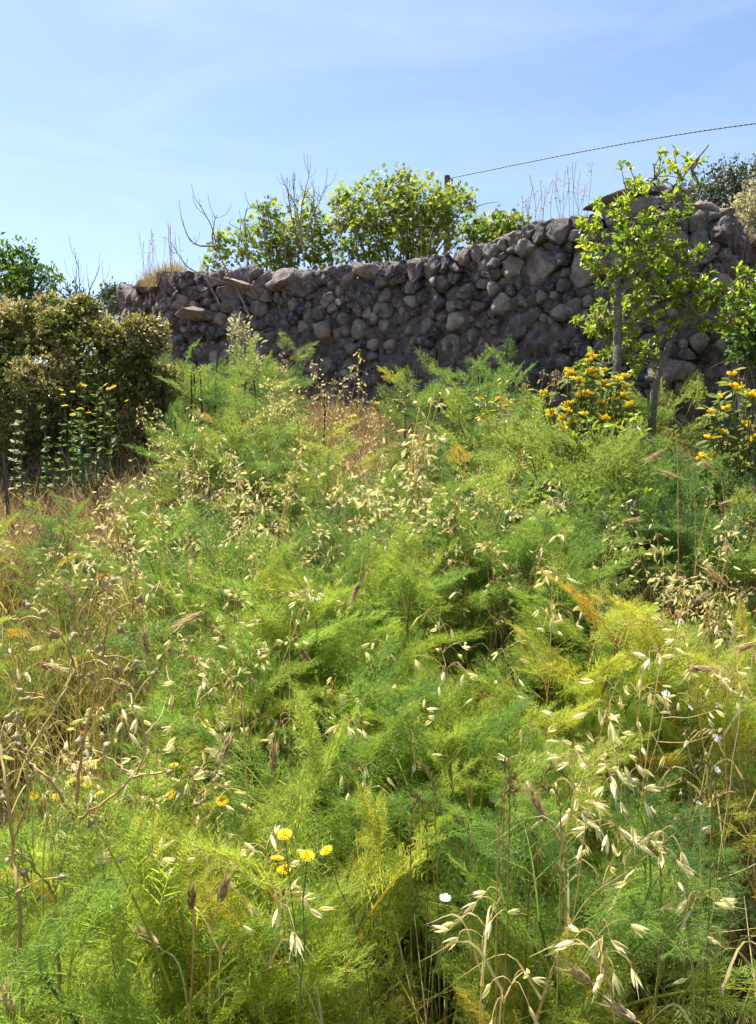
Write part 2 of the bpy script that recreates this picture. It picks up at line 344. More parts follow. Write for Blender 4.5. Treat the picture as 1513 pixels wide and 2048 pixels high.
def lumps(U, rng, amp, k=7, f=(1.5, 4.5)):
    d = np.zeros(len(U))
    for _ in range(k):
        q = nrm(rng.normal(size=3)) * rng.uniform(*f); d += np.sin(U @ q + rng.uniform(0, 6.3)) / k ** 0.5
    return d * amp
def chisel(V, rng, k, lo=0.62, hi=0.92, cut=0.85):
    for _ in range(k):
        n = nrm(rng.normal(size=3)); h = V @ n; c = h.max() * rng.uniform(lo, hi)
        V = V - np.maximum(h - c, 0)[:, None] * n * cut
    return V
def rock(half, rng, ico=ICO3, planes=7):
    U, F = ico
    V = chisel(np.sign(U) * np.abs(U) ** 0.8, rng, planes) * (1 + lumps(U, rng, 0.05) + lumps(U, rng, 0.025, 8, (6, 11)))[:, None]
    return V * np.asarray(half), F
def cell_stone(pl, depth, rng, ico):
    """a stone that fills a cell of the wall face: outline from the cell, rounded and chipped"""
    U, F = ico; k = len(pl); a = pl; b = np.roll(pl, -1, 0); e = b - a; n = nrm(np.stack([e[:, 1], -e[:, 0]], 1)); c = np.einsum('ij,ij->i', n, a)
    s = np.where(c < 0, -1, 1); n = n * s[:, None]; c = c * s
    rr = np.linalg.norm(U[:, :2], axis=1); dr = U[:, :2] / np.maximum(rr, 1e-6)[:, None]
    q = dr @ n.T; r = np.where(q > 1e-3, c[None] / np.maximum(q, 1e-3), 1e9); r = (np.sum(np.minimum(r, 9) ** -18.0, 1)) ** (-1 / 18.0)
    rho = r * rr ** rng.uniform(0.30, 0.5) * rng.uniform(0.95, 1.06)
    V = np.column_stack([dr * rho[:, None], depth * np.sign(U[:, 2]) * np.abs(U[:, 2]) ** 0.42])
    sz = math.sqrt(np.abs(np.sum(a[:, 0] * b[:, 1] - a[:, 1] * b[:, 0])) / 2)
    V = chisel(V, rng, 10, 0.68, 0.97, 1.0)
    for _ in range(4):                                             # broken front faces
        fn = nrm(np.array([rng.normal(0, .45), rng.normal(0.1, .45), 1.0])); h = V @ fn; V = V - np.maximum(h - h.max() * rng.uniform(.62, .92), 0)[:, None] * fn
    V = V + nrm(V) * (lumps(U, rng, 0.03 * sz))[:, None]; q = V / max(sz, .09) * 2.2 + rng.uniform(0, 90, 3)
    return V + np.stack([fbm(q), fbm(q + 31.7), fbm(q + 67.1)], -1) * 0.16 * sz, F

seg = np.linalg.norm(np.diff(WT[:, :2], axis=0), axis=1); arc = np.concatenate([[0], np.cumsum(seg)])
def on_wall(s):
    s = np.clip(s, 0, arc[-1]); p = np.stack([np.interp(s, arc, WT[:, k]) for k in range(3)], -1)
    t = nrm(np.stack([np.interp(s + .15, arc, WT[:, k]) - np.interp(s - .15, arc, WT[:, k]) for k in range(2)], -1))
    n = np.stack([t[..., 1], -t[..., 0]], -1)                     # outwards, to the camera's side
    return p, t, n
SEND = arc[np.searchsorted(arc, 0) + 18] + 1.0
wall = thing('stone_wall', 'long dry stone terrace wall of dark lichened rubble crossing the slope', 'stone wall', (WT[8][0], WT[8][1], gz(*WT[8][:2])))
W0 = np.array(wall.location)
# earth and rubble core behind the stones
s_ = np.linspace(0, SEND + 3, 620); h_ = np.linspace(0, 1, 84); p_, t_, n_ = on_wall(s_)
base_z = ground(p_[:, :2] + n_ * 0.35) - 0.25
core = MB(); Zs = base_z[:, None] + (p_[:, 2:3] - 0.09 - base_z[:, None]) * h_[None]
q_ = np.stack([np.broadcast_to(s_[:, None], Zs.shape), Zs, 0 * Zs], -1).reshape(-1, 3)
off = 0.10 * fbm(q_ * 13, 3).reshape(Zs.shape) + 0.06 * fbm(q_ * 2.3 + 5, 2).reshape(Zs.shape) + 0.055 * np.clip(1.5 - 1.5 * h_[None], 0, 1) - 0.02
Vc = np.stack([p_[:, None, 0] + n_[:, None, 0] * off, p_[:, None, 1] + n_[:, None, 1] * off, Zs], -1)
back = np.stack([p_[:, 0] - n_[:, 0] * 0.7, p_[:, 1] - n_[:, 1] * 0.7, p_[:, 2] - 0.12], -1)
Vc = np.concatenate([Vc, back[:, None]], 1); a_, b_ = Vc.shape[:2]
i, j = np.meshgrid(np.arange(a_ - 1), np.arange(b_ - 1), indexing='ij')
core.add(Vc.reshape(-1, 3), np.stack([i * b_ + j, (i + 1) * b_ + j, (i + 1) * b_ + j + 1, i * b_ + j + 1], -1).reshape(-1, 4))
part('earth_core', core, m_mortar, wall, False)
# cells of the face
rw = np.random.default_rng(21); sites = np.zeros((0, 3))
st_ = np.linspace(0, SEND, 400); pt_, tt_, nt_ = on_wall(st_); lot_ = ground(pt_[:, :2] + nt_ * 0.3) - 0.05
for _ in range(34000):
    s = rw.uniform(0.05, SEND); lo = np.interp(s, st_, lot_); tz = np.interp(s, st_, pt_[:, 2]); z = rw.uniform(lo, tz - 0.03)
    hf = (z - lo) / max(tz - lo, .1); r = (0.042, 0.064, 0.096, 0.145)[int(np.searchsorted([.34, .68, .9], rw.random()))] * (0.85 + 0.35 * hf)
    if len(sites) == 0 or np.all(((s - sites[:, 0]) / 1.3) ** 2 + (z - sites[:, 1]) ** 2 > ((r + sites[:, 2]) * 0.58) ** 2): sites = np.vstack([sites, (s, z, r)])
    if len(sites) > 1400: break
stones = []
for k, (s, z, r) in enumerate(sites):
    p, t, n = on_wall(s); q = 2.2 * r + 0.12
    pl = np.array([(-q, -q), (q, -q), (q, q), (-q, q)]) * (1.15, 0.9)
    top = float(np.interp(s, arc, WT[:, 2])) + 0.03 - z; sl = float(np.interp(s + .1, arc, WT[:, 2]) - np.interp(s - .1, arc, WT[:, 2])) / .2
    planes = [(nrm(np.array([-sl, 1.0])), top / math.hypot(sl, 1))]
    for m2, (s2, z2, r2) in enumerate(sites):
        d = np.array([(s2 - s), (z2 - z)])
        if m2 != k and abs(d[0]) < 0.7 and abs(d[1]) < 0.7:
            L = np.linalg.norm(d); planes.append((d / L, (L * L + r * r - r2 * r2) / (2 * L)))
    for nn, c in planes:
        out = []
        for a, b in zip(pl, np.roll(pl, -1, 0)):
            da, db = a @ nn - c, b @ nn - c
            if da <= 0: out.append(a)
            if (da < 0) != (db < 0) and abs(da - db) > 1e-9: out.append(a + (b - a) * da / (da - db))
        pl = np.array(out)
        if len(pl) < 3: break
    if len(pl) < 3: continue
    ce = pl.mean(0); ar = abs(np.sum(pl[:, 0] * np.roll(pl, -1, 0)[:, 1] - pl[:, 1] * np.roll(pl, -1, 0)[:, 0])) / 2
    if ar < 0.0008: continue
    stones.append((s + ce[0], z + ce[1], (pl - ce) * 1.03, math.sqrt(ar)))
def score(st):
    p, t, n = on_wall(st[0]); u, v = pix((p[0], p[1], st[1])); return (v > 790) * 5 + (u > 1520) * 9 + (u < 255) * 9 - st[3] - 0.4 * (st[1] - p[2])
stones.sort(key=score)
rest = MB()
def wall_pos(V, s, z, push):
    p, t, n = on_wall(s)
    return np.column_stack([p[0] + t[0] * V[:, 0] + n[0] * (V[:, 2] + push), p[1] + t[1] * V[:, 0] + n[1] * (V[:, 2] + push), z + V[:, 1]])
for k, (s, z, pl, sz) in enumerate(stones):
    big = k < 235; V, F = cell_stone(pl, min(sz * rw.uniform(0.42, 0.6) + 0.02, rw.uniform(.07, .1)), rw, ICO4 if k < 90 else ICO3 if big else ICO2)
    hf = np.clip((float(np.interp(s, arc, WT[:, 2])) - z) / 0.8, 0, 1); Vw = wall_pos(V, s, z, rw.uniform(-0.04, 0.05) - 0.012 * hf); tone = rw.uniform(0.0, 1.0)
    if big:
        o_ = Vw.mean(0); st = link('stone', MB().add(Vw, F, tone).mesh('stone', o_, False), m_stone, wall, o_ - W0)
    else: rest.add(Vw, F, tone)
part('rubble', rest, m_stone, wall, False)['kind'] = 'stuff'
# loose cap stones along the top
s = 0.1; ncap = 0
while s < SEND and ncap < 60:
    w = rw.uniform(0.06, 0.17); p, t, n = on_wall(s + w); V, F = rock((w, rw.uniform(0.035, 0.075), rw.uniform(0.08, 0.15)), rw); V = V + nrm(V) * fbm(V * 14 + s)[:, None] * .05
    a = rw.uniform(-0.35, 0.35); V[:, :2] = V[:, :2] @ np.array([[math.cos(a), math.sin(a)], [-math.sin(a), math.cos(a)]])
    Vw = wall_pos(V, s + w, p[2] + rw.uniform(-0.05, 0.02), -0.1 + rw.uniform(-.06, .05)); o_ = Vw.mean(0)
    link('stone', MB().add(Vw, F, rw.uniform(0.3, 1)).mesh('stone', o_, False), m_stone, wall, o_ - W0); ncap += 1
    s += w * rw.uniform(1.55, 2.3)
def slab(name, c, half, tilt, yaw, mat, seed, tone=0.6, planes=9):
    rg = np.random.default_rng(seed); V, F = rock(half, rg, ICO3, planes)
    for _ in range(7):
        fn = nrm(rg.normal(size=3) / np.asarray(half)); h = V @ fn; V = V - np.maximum(h - h.max() * rg.uniform(.6, .9), 0)[:, None] * fn
    V = V + np.stack([fbm(V * 13 + seed + q) for q in (0, 31.7, 67.1)], -1) * min(half) * .42
    Mx = np.array(Matrix.Rotation(yaw, 3, 'Z') @ Matrix.Rotation(tilt, 3, 'Y')); V = V @ Mx.T + c
    return link(name, MB().add(V, F, tone).mesh(name, c, False), mat, wall, np.asarray(c) - W0)
o = slab('cap_slab', P(1262, 398, 6.15), (0.38, 0.26, 0.06), -0.20, -0.1, m_slab, 5); o['label'] = 'broad flat slab jutting over the top of the wall'
slab('stone', P(1290, 424, 6.15), (0.26, 0.2, 0.10), -0.1, 0.2, m_slab, 6, 0.8)
slab('stone', P(1350, 396, 6.0), (0.09, 0.12, 0.07), 0.3, 0.2, m_slab, 8, 0.5)
slab('stone', P(1405, 422, 5.95), (0.11, 0.14, 0.06), 0.2, 0.0, m_slab, 9, 0.9)
slab('stone', P(1445, 436, 6.0), (0.09, 0.14, 0.06), 0.1, 0.0, m_slab, 10, 0.95)
slab('stone', P(565, 556, 7.95), (0.17, 0.2, 0.10), -0.3, 0.3, m_stone, 11, 0.8)
slab('stone', P(480, 572, 8.2), (0.22, 0.2, 0.05), 0.35, 0.3, m_stone, 12, 0.9)
slab('stone', P(400, 628, 8.4), (0.26, 0.16, 0.08), 0.05, 0.3, m_slab, 13, 0.55)
slab('stone', P(1330, 745, 5.75), (0.14, 0.14, 0.1), 0.05, 0.3, m_stone, 15, 0.6)

# ------------------------------------------------------------------ trees and bushes beyond the wall
T_OVAL, T_NARROW, T_DIA, T_LOBE = oval(), oval(0.16, 0.04), diamond(), lobed()

def limb(mb, pts, r0, r1, n=10, wob=0.0, sides=6, rng=R, a=0.5):
    c = curve(pts, n, wob, rng); tube(mb, c, np.linspace(r0, r1, n), sides, a); return c

def bushy(name, label, cat, base, lobes, leafT, leaf_len, n_leaf, mleaf, mbark, seed, group=None, shell=(0.55, 1.05), tone=(0, 1), stems=12, clump=5, twig_r=0.012, upward=0.35, part_trunk='trunk'):
    """a bush or tree: stems run from the base to the lobes, leaf clumps fill the lobes"""
    rg = np.random.default_rng(seed); t = thing(name, label, cat, base, group); base = np.asarray(base, float)
    lob = [(np.asarray(c, float), np.asarray(r, float) if np.ndim(r) else np.array([r] * 3)) for c, r in lobes]
    vol = np.array([np.prod(r) ** (2 / 3) for _, r in lob]); vol /= vol.sum()
    w = MB(); tips = []
    for k in range(stems):
        c, r = lob[k % len(lob)]; tip = c + rg.uniform(-.75, .75, 3) * r; mid = base + (tip - base) * 0.45 + rg.normal(0, .06, 3) * np.linalg.norm(tip - base) * np.array([1, 1, .4])
        cv = limb(w, [base + rg.normal(0, .05, 3) * (1, 1, 0), mid, tip], twig_r * rg.uniform(.7, 1.5), twig_r * 0.25, 9, twig_r * .6, 5, rg, rg.uniform(.2, .9))
        for q in range(5):
            s0 = cv[rg.integers(3, 9)]; e = s0 + rg.normal(0, .45, 3) * r * (1, 1, .6) + (0, 0, .25 * r[2]); limb(w, [s0, (s0 + e) / 2 + rg.normal(0, .04, 3), e], twig_r * .35, twig_r * .12, 5, 0, 4, rg, rg.uniform(.2, .9)); tips.append(e)
    part(part_trunk, w, mbark, t)
    nc = n_leaf // clump; pick = rg.choice(len(lob), nc, p=vol)
    C = np.array([lob[k][0] for k in pick]); Rr = np.array([lob[k][1] for k in pick]); D = nrm(rg.normal(size=(nc, 3)))
    rad = rg.uniform(shell[0] ** 2, shell[1] ** 2, nc) ** 0.5; rad *= 1 + 0.22 * np.sin(D[:, 0] * 7 + pick) * np.sin(D[:, 2] * 6 + 2 * pick)
    pos = C + D * Rr * rad[:, None]; ct = rg.uniform(*tone, nc)
    pos = np.repeat(pos, clump, 0); Dn = np.repeat(D, clump, 0); m = len(pos)
    pos = pos + rg.normal(0, leaf_len * .55, (m, 3)); dirs = nrm(Dn * .6 + rg.normal(0, .6, (m, 3)) + (0, 0, upward))
    c = MB(); c.add(*stamp(leafT, frames(dirs, leaf_len * rg.uniform(.6, 1.2, m), rg, (0, 0, 1), .6), pos, np.clip(np.repeat(ct, clump) + rg.normal(0, .13, m), 0, 1)))
    part('crown', c, mleaf, t); return t

def L(px, py, Y, r, ry=None, rz=None):
    k = Y / FPX; return (P(px, py, Y), np.array([r * k, (ry or r) * k, (rz or r) * k]))

def groundpt(px, Y, dz=0.0):
    p = P(px, 900, Y); return np.array([p[0], Y, gz(p[0], Y) + dz])

bushy('fig_tree', 'large spreading fig tree in bright leaf behind the middle of the wall', 'tree', groundpt(790, 9.6),
      [L(700, 430, 9.6, 45), L(760, 420, 9.6, 60), L(800, 400, 9.7, 50), L(850, 410, 9.6, 55), L(900, 420, 9.5, 48), L(720, 485, 9.5, 55), L(800, 480, 9.5, 65), L(870, 480, 9.5, 60), L(925, 400, 9.6, 26), L(690, 400, 9.7, 25), L(805, 360, 9.7, 22)],
      T_LOBE, 0.056, 4900, m_fig, m_twig, 31, stems=34, clump=4, twig_r=0.018, upward=0.0, shell=(.25, 1.12))
bushy('fig_tree', 'low fig sapling with loose leaves where the wall starts to climb', 'tree', groundpt(980, 9.0),
      [L(960, 465, 9.0, 32), L(1005, 455, 9.0, 32), L(1035, 450, 9.0, 22), L(980, 490, 8.9, 30)], T_LOBE, 0.056, 1100, m_fig, m_twig, 32, stems=9, clump=4, twig_r=0.012, upward=0.0, shell=(.3, 1.1))
bushy('fig_tree', 'small fig tree with sparse leaves beside the dead branches on the wall', 'tree', groundpt(540, 9.6),
      [L(540, 430, 9.6, 28), L(510, 480, 9.5, 40), L(455, 500, 9.4, 32), L(575, 480, 9.5, 45), L(640, 500, 9.5, 42), L(430, 525, 9.3, 22), L(620, 440, 9.6, 38), L(560, 520, 9.4, 40)],
      T_LOBE, 0.054, 2600, m_fig, m_twig, 33, stems=22, clump=4, twig_r=0.014, upward=0.0, shell=(.3, 1.1))

def bare(name, label, base, limbs, Y, r0, seed, group=None, twigs=5, mat=m_twig):
    rg = np.random.default_rng(seed); t = thing(name, label, 'bare shrub', base, group)
    for pl in limbs:
        w = MB(); pts = [P(x, y, Y + rg.normal(0, .05)) for x, y in pl]
        cv = limb(w, pts, r0 * rg.uniform(.8, 1.1), r0 * .28, 12, r0 * .35, 6, rg, rg.uniform(.4, 1))
        for q in range(twigs):
            k = rg.integers(4, 12); s0 = cv[k]; d = nrm(cv[min(k + 1, 11)] - cv[k - 1] + rg.normal(0, .35, 3) * 0 + 1e-6); d = nrm(d + rg.normal(0, .55, 3) + (0, 0, .25)); l = rg.uniform(.08, .26)
            limb(w, [s0, s0 + d * l * .5, s0 + nrm(d + (0, 0, .5)) * l], r0 * .3, r0 * .16, 5, 0, 5, rg, rg.uniform(.4, 1))
        part('branch', w, mat, t)
    return t
bare('dead_branches', 'bare dead fig branches rising from the low end of the wall', P(460, 600, 8.1),
     [[(505, 645), (465, 560), (435, 500), (425, 455), (405, 420), (399, 398)], [(432, 500), (425, 470), (434, 430)], [(430, 492), (395, 490), (375, 470), (362, 430)], [(470, 575), (420, 555), (385, 540), (360, 515), (343, 485)], [(440, 610), (420, 570), (408, 540)], [(520, 600), (497, 560), (492, 470), (490, 425), (503, 415)]], 8.1, 0.0115, 41, twigs=5)
bare('dead_branches', 'dense leafless upright twigs between the two fig trees', groundpt(600, 9.2),
     [[(610, 530), (600, 470), (588, 410), (590, 345)], [(606, 500), (602, 430), (612, 380), (618, 348)], [(610, 500), (622, 440), (640, 400), (650, 375)], [(600, 500), (585, 440), (575, 380), (570, 365)], [(600, 470), (595, 420), (582, 390)], [(615, 490), (630, 450), (628, 400)], [(545, 540), (530, 480), (535, 420)], [(570, 540), (572, 480), (573, 470)]], 9.2, 0.0105, 42, twigs=12)

# far trees at the open side
bushy('round_tree', 'round leafy green tree at the edge beyond the dark shrub', 'tree', groundpt(-40, 12.5),
      [L(20, 545, 12.5, 55), L(-60, 540, 12.5, 90), L(60, 570, 12.4, 45), L(40, 520, 12.5, 30), L(100, 560, 12.4, 22), L(5, 590, 12.3, 60)], T_OVAL, 0.08, 5200, m_tree, m_twig, 34, stems=20, clump=6, twig_r=0.02, shell=(.3, 1.06))
for k, (x, y, r, Y) in enumerate([(222, 592, 15, 19), (250, 598, 18, 18), (240, 605, 20, 20)]):
    bushy('pine_tree', ['small hazy pine top peeping over the dark shrub', 'small grey pine against the end of the wall', 'low pine crown squeezed between the other two pines'][k], 'tree', groundpt(x, Y),
          [L(x, y, Y, r), L(x, y + r, Y, r * 1.4), L(x, y - r * .8, Y, r * .5)], T_NARROW, 0.12, 700, m_pine, m_twig, 36 + k, 'pines beyond the wall end', stems=6, clump=7, twig_r=0.03)
bushy('grey_shrub', 'wispy grey green shrub behind the pinkish shrub top', 'shrub', groundpt(130, 9.5), [L(120, 595, 9.5, 26), L(150, 605, 9.5, 30), L(95, 610, 9.4, 25)], T_NARROW, 0.05, 900, m_pine, m_twig, 39, stems=22, clump=5, twig_r=0.006)
bare('dry_twigs', 'thin dry twigs standing up out of the dark shrub', P(170, 640, 6.4), [[(163, 640), (160, 580), (158, 518)], [(165, 620), (185, 570), (200, 535)], [(190, 620), (202, 590), (207, 562)], [(155, 600), (152, 570), (150, 560)]], 6.4, 0.007, 43, twigs=5)

# shrubs above the right of the wall
bushy('evergreen_shrub', 'dark small leaved evergreen shrub on the terrace behind the slab', 'shrub', groundpt(1440, 7.6),
      [L(1400, 390, 7.6, 38), L(1450, 375, 7.7, 45), L(1500, 375, 7.7, 50), L(1380, 415, 7.5, 30), L(1470, 410, 7.6, 45), L(1560, 390, 7.7, 60)], T_DIA, 0.035, 7500, m_dark, m_twig, 44, stems=50, clump=5, twig_r=0.008, shell=(.3, 1.15))
bushy('silvery_shrub', 'pale silvery dry shrub spilling over the wall beside the slab', 'shrub', groundpt(1500, 7.2),
      [L(1490, 430, 7.2, 32), L(1510, 400, 7.3, 35), L(1475, 455, 7.0, 22), L(1540, 430, 7.2, 45)], T_DIA, 0.035, 3800, m_silver, m_twig, 45, stems=30, clump=5, twig_r=0.006, shell=(.2, 1.15))
bushy('evergreen_shrub', 'green shrub at the foot of the wall by the picture edge', 'shrub', groundpt(1520, 5.3), [L(1500, 640, 5.3, 45), L(1530, 600, 5.3, 60), L(1510, 700, 5.2, 45), L(1550, 680, 5.3, 70)], T_OVAL, 0.05, 2600, m_tree, m_twig, 46, stems=14, clump=5, twig_r=0.01)

# ------------------------------------------------------------------ the big dark shrub
SH = 5.6
lobS = [(60, 735, 88), (160, 690, 66), (205, 745, 90), (90, 800, 120), (245, 715, 50), (290, 668, 22), (225, 825, 90), (298, 795, 40), (30, 890, 70), (140, 875, 80), (328, 775, 20), (-70, 790, 140), (-5, 700, 55), (115, 655, 40), (175, 640, 26), (260, 770, 60), (45, 662, 34), (290, 845, 45), (80, 668, 42), (20, 650, 20)]
rgS = np.random.default_rng(51); lobSw = [(P(x, y, SH + rgS.uniform(-.15, .15)), r * SH / FPX) for x, y, r in lobS]
for _ in range(90):
    c_, r_ = lobSw[rgS.integers(20)]; d_ = nrm(rgS.normal(size=3) + (0, -.7, .5)); lobSw.append((c_ + d_ * r_ * rgS.uniform(.72, .93), rgS.uniform(.045, .12)))
baseS = groundpt(90, SH); shrub = thing('spiny_shrub', 'big dense dark shrub with pinkish olive tips at the foot of the slope', 'shrub', baseS)
w = MB()
for k in range(60):
    c, r = lobSw[k % len(lobSw)]; e = c + nrm(rgS.normal(size=3)) * r * rgS.uniform(.6, 1.0); limb(w, [baseS + rgS.normal(0, .25, 3) * (1, .5, 0), baseS + (e - baseS) * .5 + rgS.normal(0, .08, 3), e], .014, .003, 8, .008, 5, rgS, rgS.uniform(0, .6))
part('trunk', w, m_twig, shrub)
pos, dr, tn = [], [], []
for k, (c, r) in enumerate(lobSw):
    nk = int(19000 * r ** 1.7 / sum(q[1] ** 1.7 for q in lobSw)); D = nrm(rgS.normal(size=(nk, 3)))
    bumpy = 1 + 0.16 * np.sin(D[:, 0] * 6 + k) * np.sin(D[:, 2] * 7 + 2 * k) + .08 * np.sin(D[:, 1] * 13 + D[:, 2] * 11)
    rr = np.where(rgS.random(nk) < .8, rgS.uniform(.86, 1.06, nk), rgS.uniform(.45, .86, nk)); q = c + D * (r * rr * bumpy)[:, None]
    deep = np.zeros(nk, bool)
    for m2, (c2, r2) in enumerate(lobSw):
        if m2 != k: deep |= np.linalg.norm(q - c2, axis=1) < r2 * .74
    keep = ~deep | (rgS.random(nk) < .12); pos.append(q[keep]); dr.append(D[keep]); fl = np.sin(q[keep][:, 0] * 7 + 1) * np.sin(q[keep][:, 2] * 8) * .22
    tn.append(np.clip(.46 + fl + rgS.normal(0, .1, keep.sum()) + (.44 if k >= 20 else .14) * (rr[keep] > .95), 0, 1))  # outer tips paler: young growth, plus sunlight on them put into the tone
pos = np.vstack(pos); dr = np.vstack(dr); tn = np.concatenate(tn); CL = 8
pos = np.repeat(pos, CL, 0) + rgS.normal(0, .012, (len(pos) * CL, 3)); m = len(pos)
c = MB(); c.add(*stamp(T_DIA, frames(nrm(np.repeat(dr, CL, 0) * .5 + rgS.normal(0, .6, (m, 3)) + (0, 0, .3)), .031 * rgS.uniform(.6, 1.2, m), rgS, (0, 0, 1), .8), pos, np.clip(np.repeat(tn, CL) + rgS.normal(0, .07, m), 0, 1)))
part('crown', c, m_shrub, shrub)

# ------------------------------------------------------------------ overhead line
PB = P(895, 352, 14.0); pole = thing('utility_pole', 'slim dark utility pole rising behind the large fig tree', 'pole', (PB[0], PB[1], gz(PB[0], PB[1])))
w = MB(); tube(w, curve([pole.location[:], PB], 8), np.linspace(.075, .05, 8), 12); w.add(PB + np.vstack([ICO2[0] * (.05, .05, .012)]), ICO2[1]); part('post', w, m_pole, pole)
w = MB(); tube(w, [PB + (0, 0, -.04), PB + (.06, -.03, -.05), PB + (.075, -.03, -.09)], .012, 6); tube(w, curve([PB + (.09, -.03, -.06), PB + (.07, -.06, -.2), PB + (.01, -.06, -.3)], 8), .009, 5); part('bracket', w, m_pole, pole)
cab = []; c0 = PB + (.06, -.03, -.045); c1 = P(1513, 247, 11.2); c2 = c1 + (c1 - c0) * 3
w = MB(); tt = np.linspace(0, 1, 1500); line = c0 + (c2 - c0) * tt[:, None]; sag = np.zeros_like(line); sag[:, 2] = -2.0 * tt * (1 - tt) * 1.0
fix = P(1513, 247, 11.2)[2] - (np.interp(.25, tt, line[:, 2]) - 2.0 * .25 * .75); line = line + sag; line[:, 2] += fix * np.sin(np.pi * np.minimum(tt * 2, 1)) * 1.0
ph = tt * 900
cable = thing('overhead_cable', 'twisted dark overhead cable running from the pole across the sky', 'cable', c0)
for sgn in (0, np.pi):
    w = MB(); tube(w, line + .004 * np.stack([0 * ph, np.cos(ph + sgn), np.sin(ph + sgn)], -1), .0055, 5); part('strand', w, m_cable, cable)

# ------------------------------------------------------------------ fennel
def sprig(rg, nseg, w):
    A, B = [(0, 0, 0)], [(0, 1, 0)]
    for t in np.linspace(.25, .85, nseg):
        for s in (-1, 1):
            l = rg.uniform(.38, .6) * (1.15 - t * .6); d = nrm(np.array([s * .75, .8, rg.normal(0, .3)])); a = np.array([0, t + rg.normal(0, .03), 0]); A.append(a); B.append(a + d * l)
    V, F = ribbons(np.array(A), np.array(B), w, w * .5, rg); return tpl(V, F)
def branchT(rg, sp, npair, w):
    A = [np.array([0, 0, 0])]; D, T, Ls = [(0, 1, 0)], [(0, .92, 0)], [.26]
    for t in np.linspace(.2, .9, npair):
        for s in (-1, 1): D.append((s * .8, .75, rg.normal(0, .25))); T.append((0, t + rg.normal(0, .02), 0)); Ls.append(.50 * (1.1 - t * .75) * rg.uniform(.8, 1.15))
    V, F, A_ = stamp(sp, frames(np.array(D), np.array(Ls), rg, (0, 0, 1), .5), np.array(T)); V2, F2 = ribbons([(0, 0, 0)], [(0, 1, 0)], w * 1.3, w * .7, rg)
    return tpl(np.vstack([V, V2]), np.vstack([F, F2 + len(V)]))
def frondT(rg, br, npair, w, droop):
    """a feathery leaf of length 1 along +y"""
    rach = lambda t: np.stack([0 * t, t * (1 - .1 * droop * t), -droop * .5 * t ** 2 + .12 * t], -1)
    D, T, Ls = [(0, 1, -droop * .6)], [rach(np.array([.93]))[0]], [.22]
    for t in np.linspace(.28, .92, npair):
        for s in (-1, 1): D.append((s * .85, .7, rg.normal(.08, .2) - droop * t * .5)); T.append(rach(np.array([t + rg.normal(0, .015)]))[0]); Ls.append(.46 * (1.12 - t * .8) * rg.uniform(.85, 1.15))
    V, F, A_ = stamp(br, frames(np.array(D), np.array(Ls), rg, (0, 0, 1), .25), np.array(T))
    pts = rach(np.linspace(0, 1, 6)); mb = MB(); tube(mb, pts, np.linspace(w * 1.6, w * .5, 6), 4)
    tv, tf = mb.V[0], mb.F[0]
    return tpl(np.vstack([V, tv]), np.vstack([F, tf + len(V)]), np.concatenate([np.full(len(V), 0.0), np.full(len(tv), 0.25)]))

def fennel(seed, hi):
    rg = np.random.default_rng(seed)
    if hi: sp = sprig(rg, 4, .040); br = branchT(rg, sp, 6, .014); fr = [frondT(rg, br, 7, .0055, d) for d in (.3, .55, .9)]; nst = 5
    else: sp = sprig(rg, 3, .085); br = branchT(rg, sp, 4, .02); fr = [frondT(rg, br, 6, .006, d) for d in (.25, .5, .8)]; nst = 5
    t = thing('fennel_plant', '', 'fennel', (0, 0, -50)); t.location = (0, 0, 0)
    fol = MB(); joined = MB()
    for s in range(nst):
        az = 2 * np.pi * s / nst + rg.uniform(-.5, .5); lean = rg.uniform(.08, .38); h = rg.uniform(.38, .66); b = np.array([math.cos(az), math.sin(az), 0]) * rg.uniform(.01, .08)
        top = b + np.array([math.cos(az) * lean * h, math.sin(az) * lean * h, h]); cv = curve([b + (0, 0, -.06), b + (top - b) * .5 - np.array([math.cos(az), math.sin(az), 0]) * .03, top], 8)
        mb = MB() if hi else joined; tube(mb, cv, np.linspace(.0065, .002, 8), 5, rg.uniform(0, 1))
        if hi: part('stem', mb, m_fstem, t)
        nf = 8 if hi else 7; ff = np.linspace(.16, 1.0, nf); A0 = az + 2.4 * np.arange(nf) + rg.normal(0, .3, nf)
        T = np.stack([np.interp(ff * 7, np.arange(8), cv[:, q]) for q in range(3)], -1); el = np.radians(np.interp(ff, [.1, .6, 1], [12, 30, 62]) + rg.normal(0, 9, nf))
        D = np.stack([np.cos(A0) * np.cos(el), np.sin(A0) * np.cos(el), np.sin(el)], -1); ls = np.interp(ff, [.1, .5, 1], [.27, .32, .24]) * rg.uniform(.8, 1.2, nf)
        for q in range(nf):
            f = fr[rg.integers(3)]; V, F, A = stamp(f, frames(D[q:q + 1], ls[q:q + 1], rg, (0, 0, 1), .25), T[q:q + 1])
            tone = np.clip(rg.normal(.46, .13) + (.42 if ff[q] < .3 and rg.random() < .3 else 0), 0, 1); fol.add(V, F, np.clip(A + tone, 0, 1))
    if not hi: part('stem', joined, m_fstem, t)
    part('foliage', fol, m_fennel if hi else m_fennel_far, t); return t

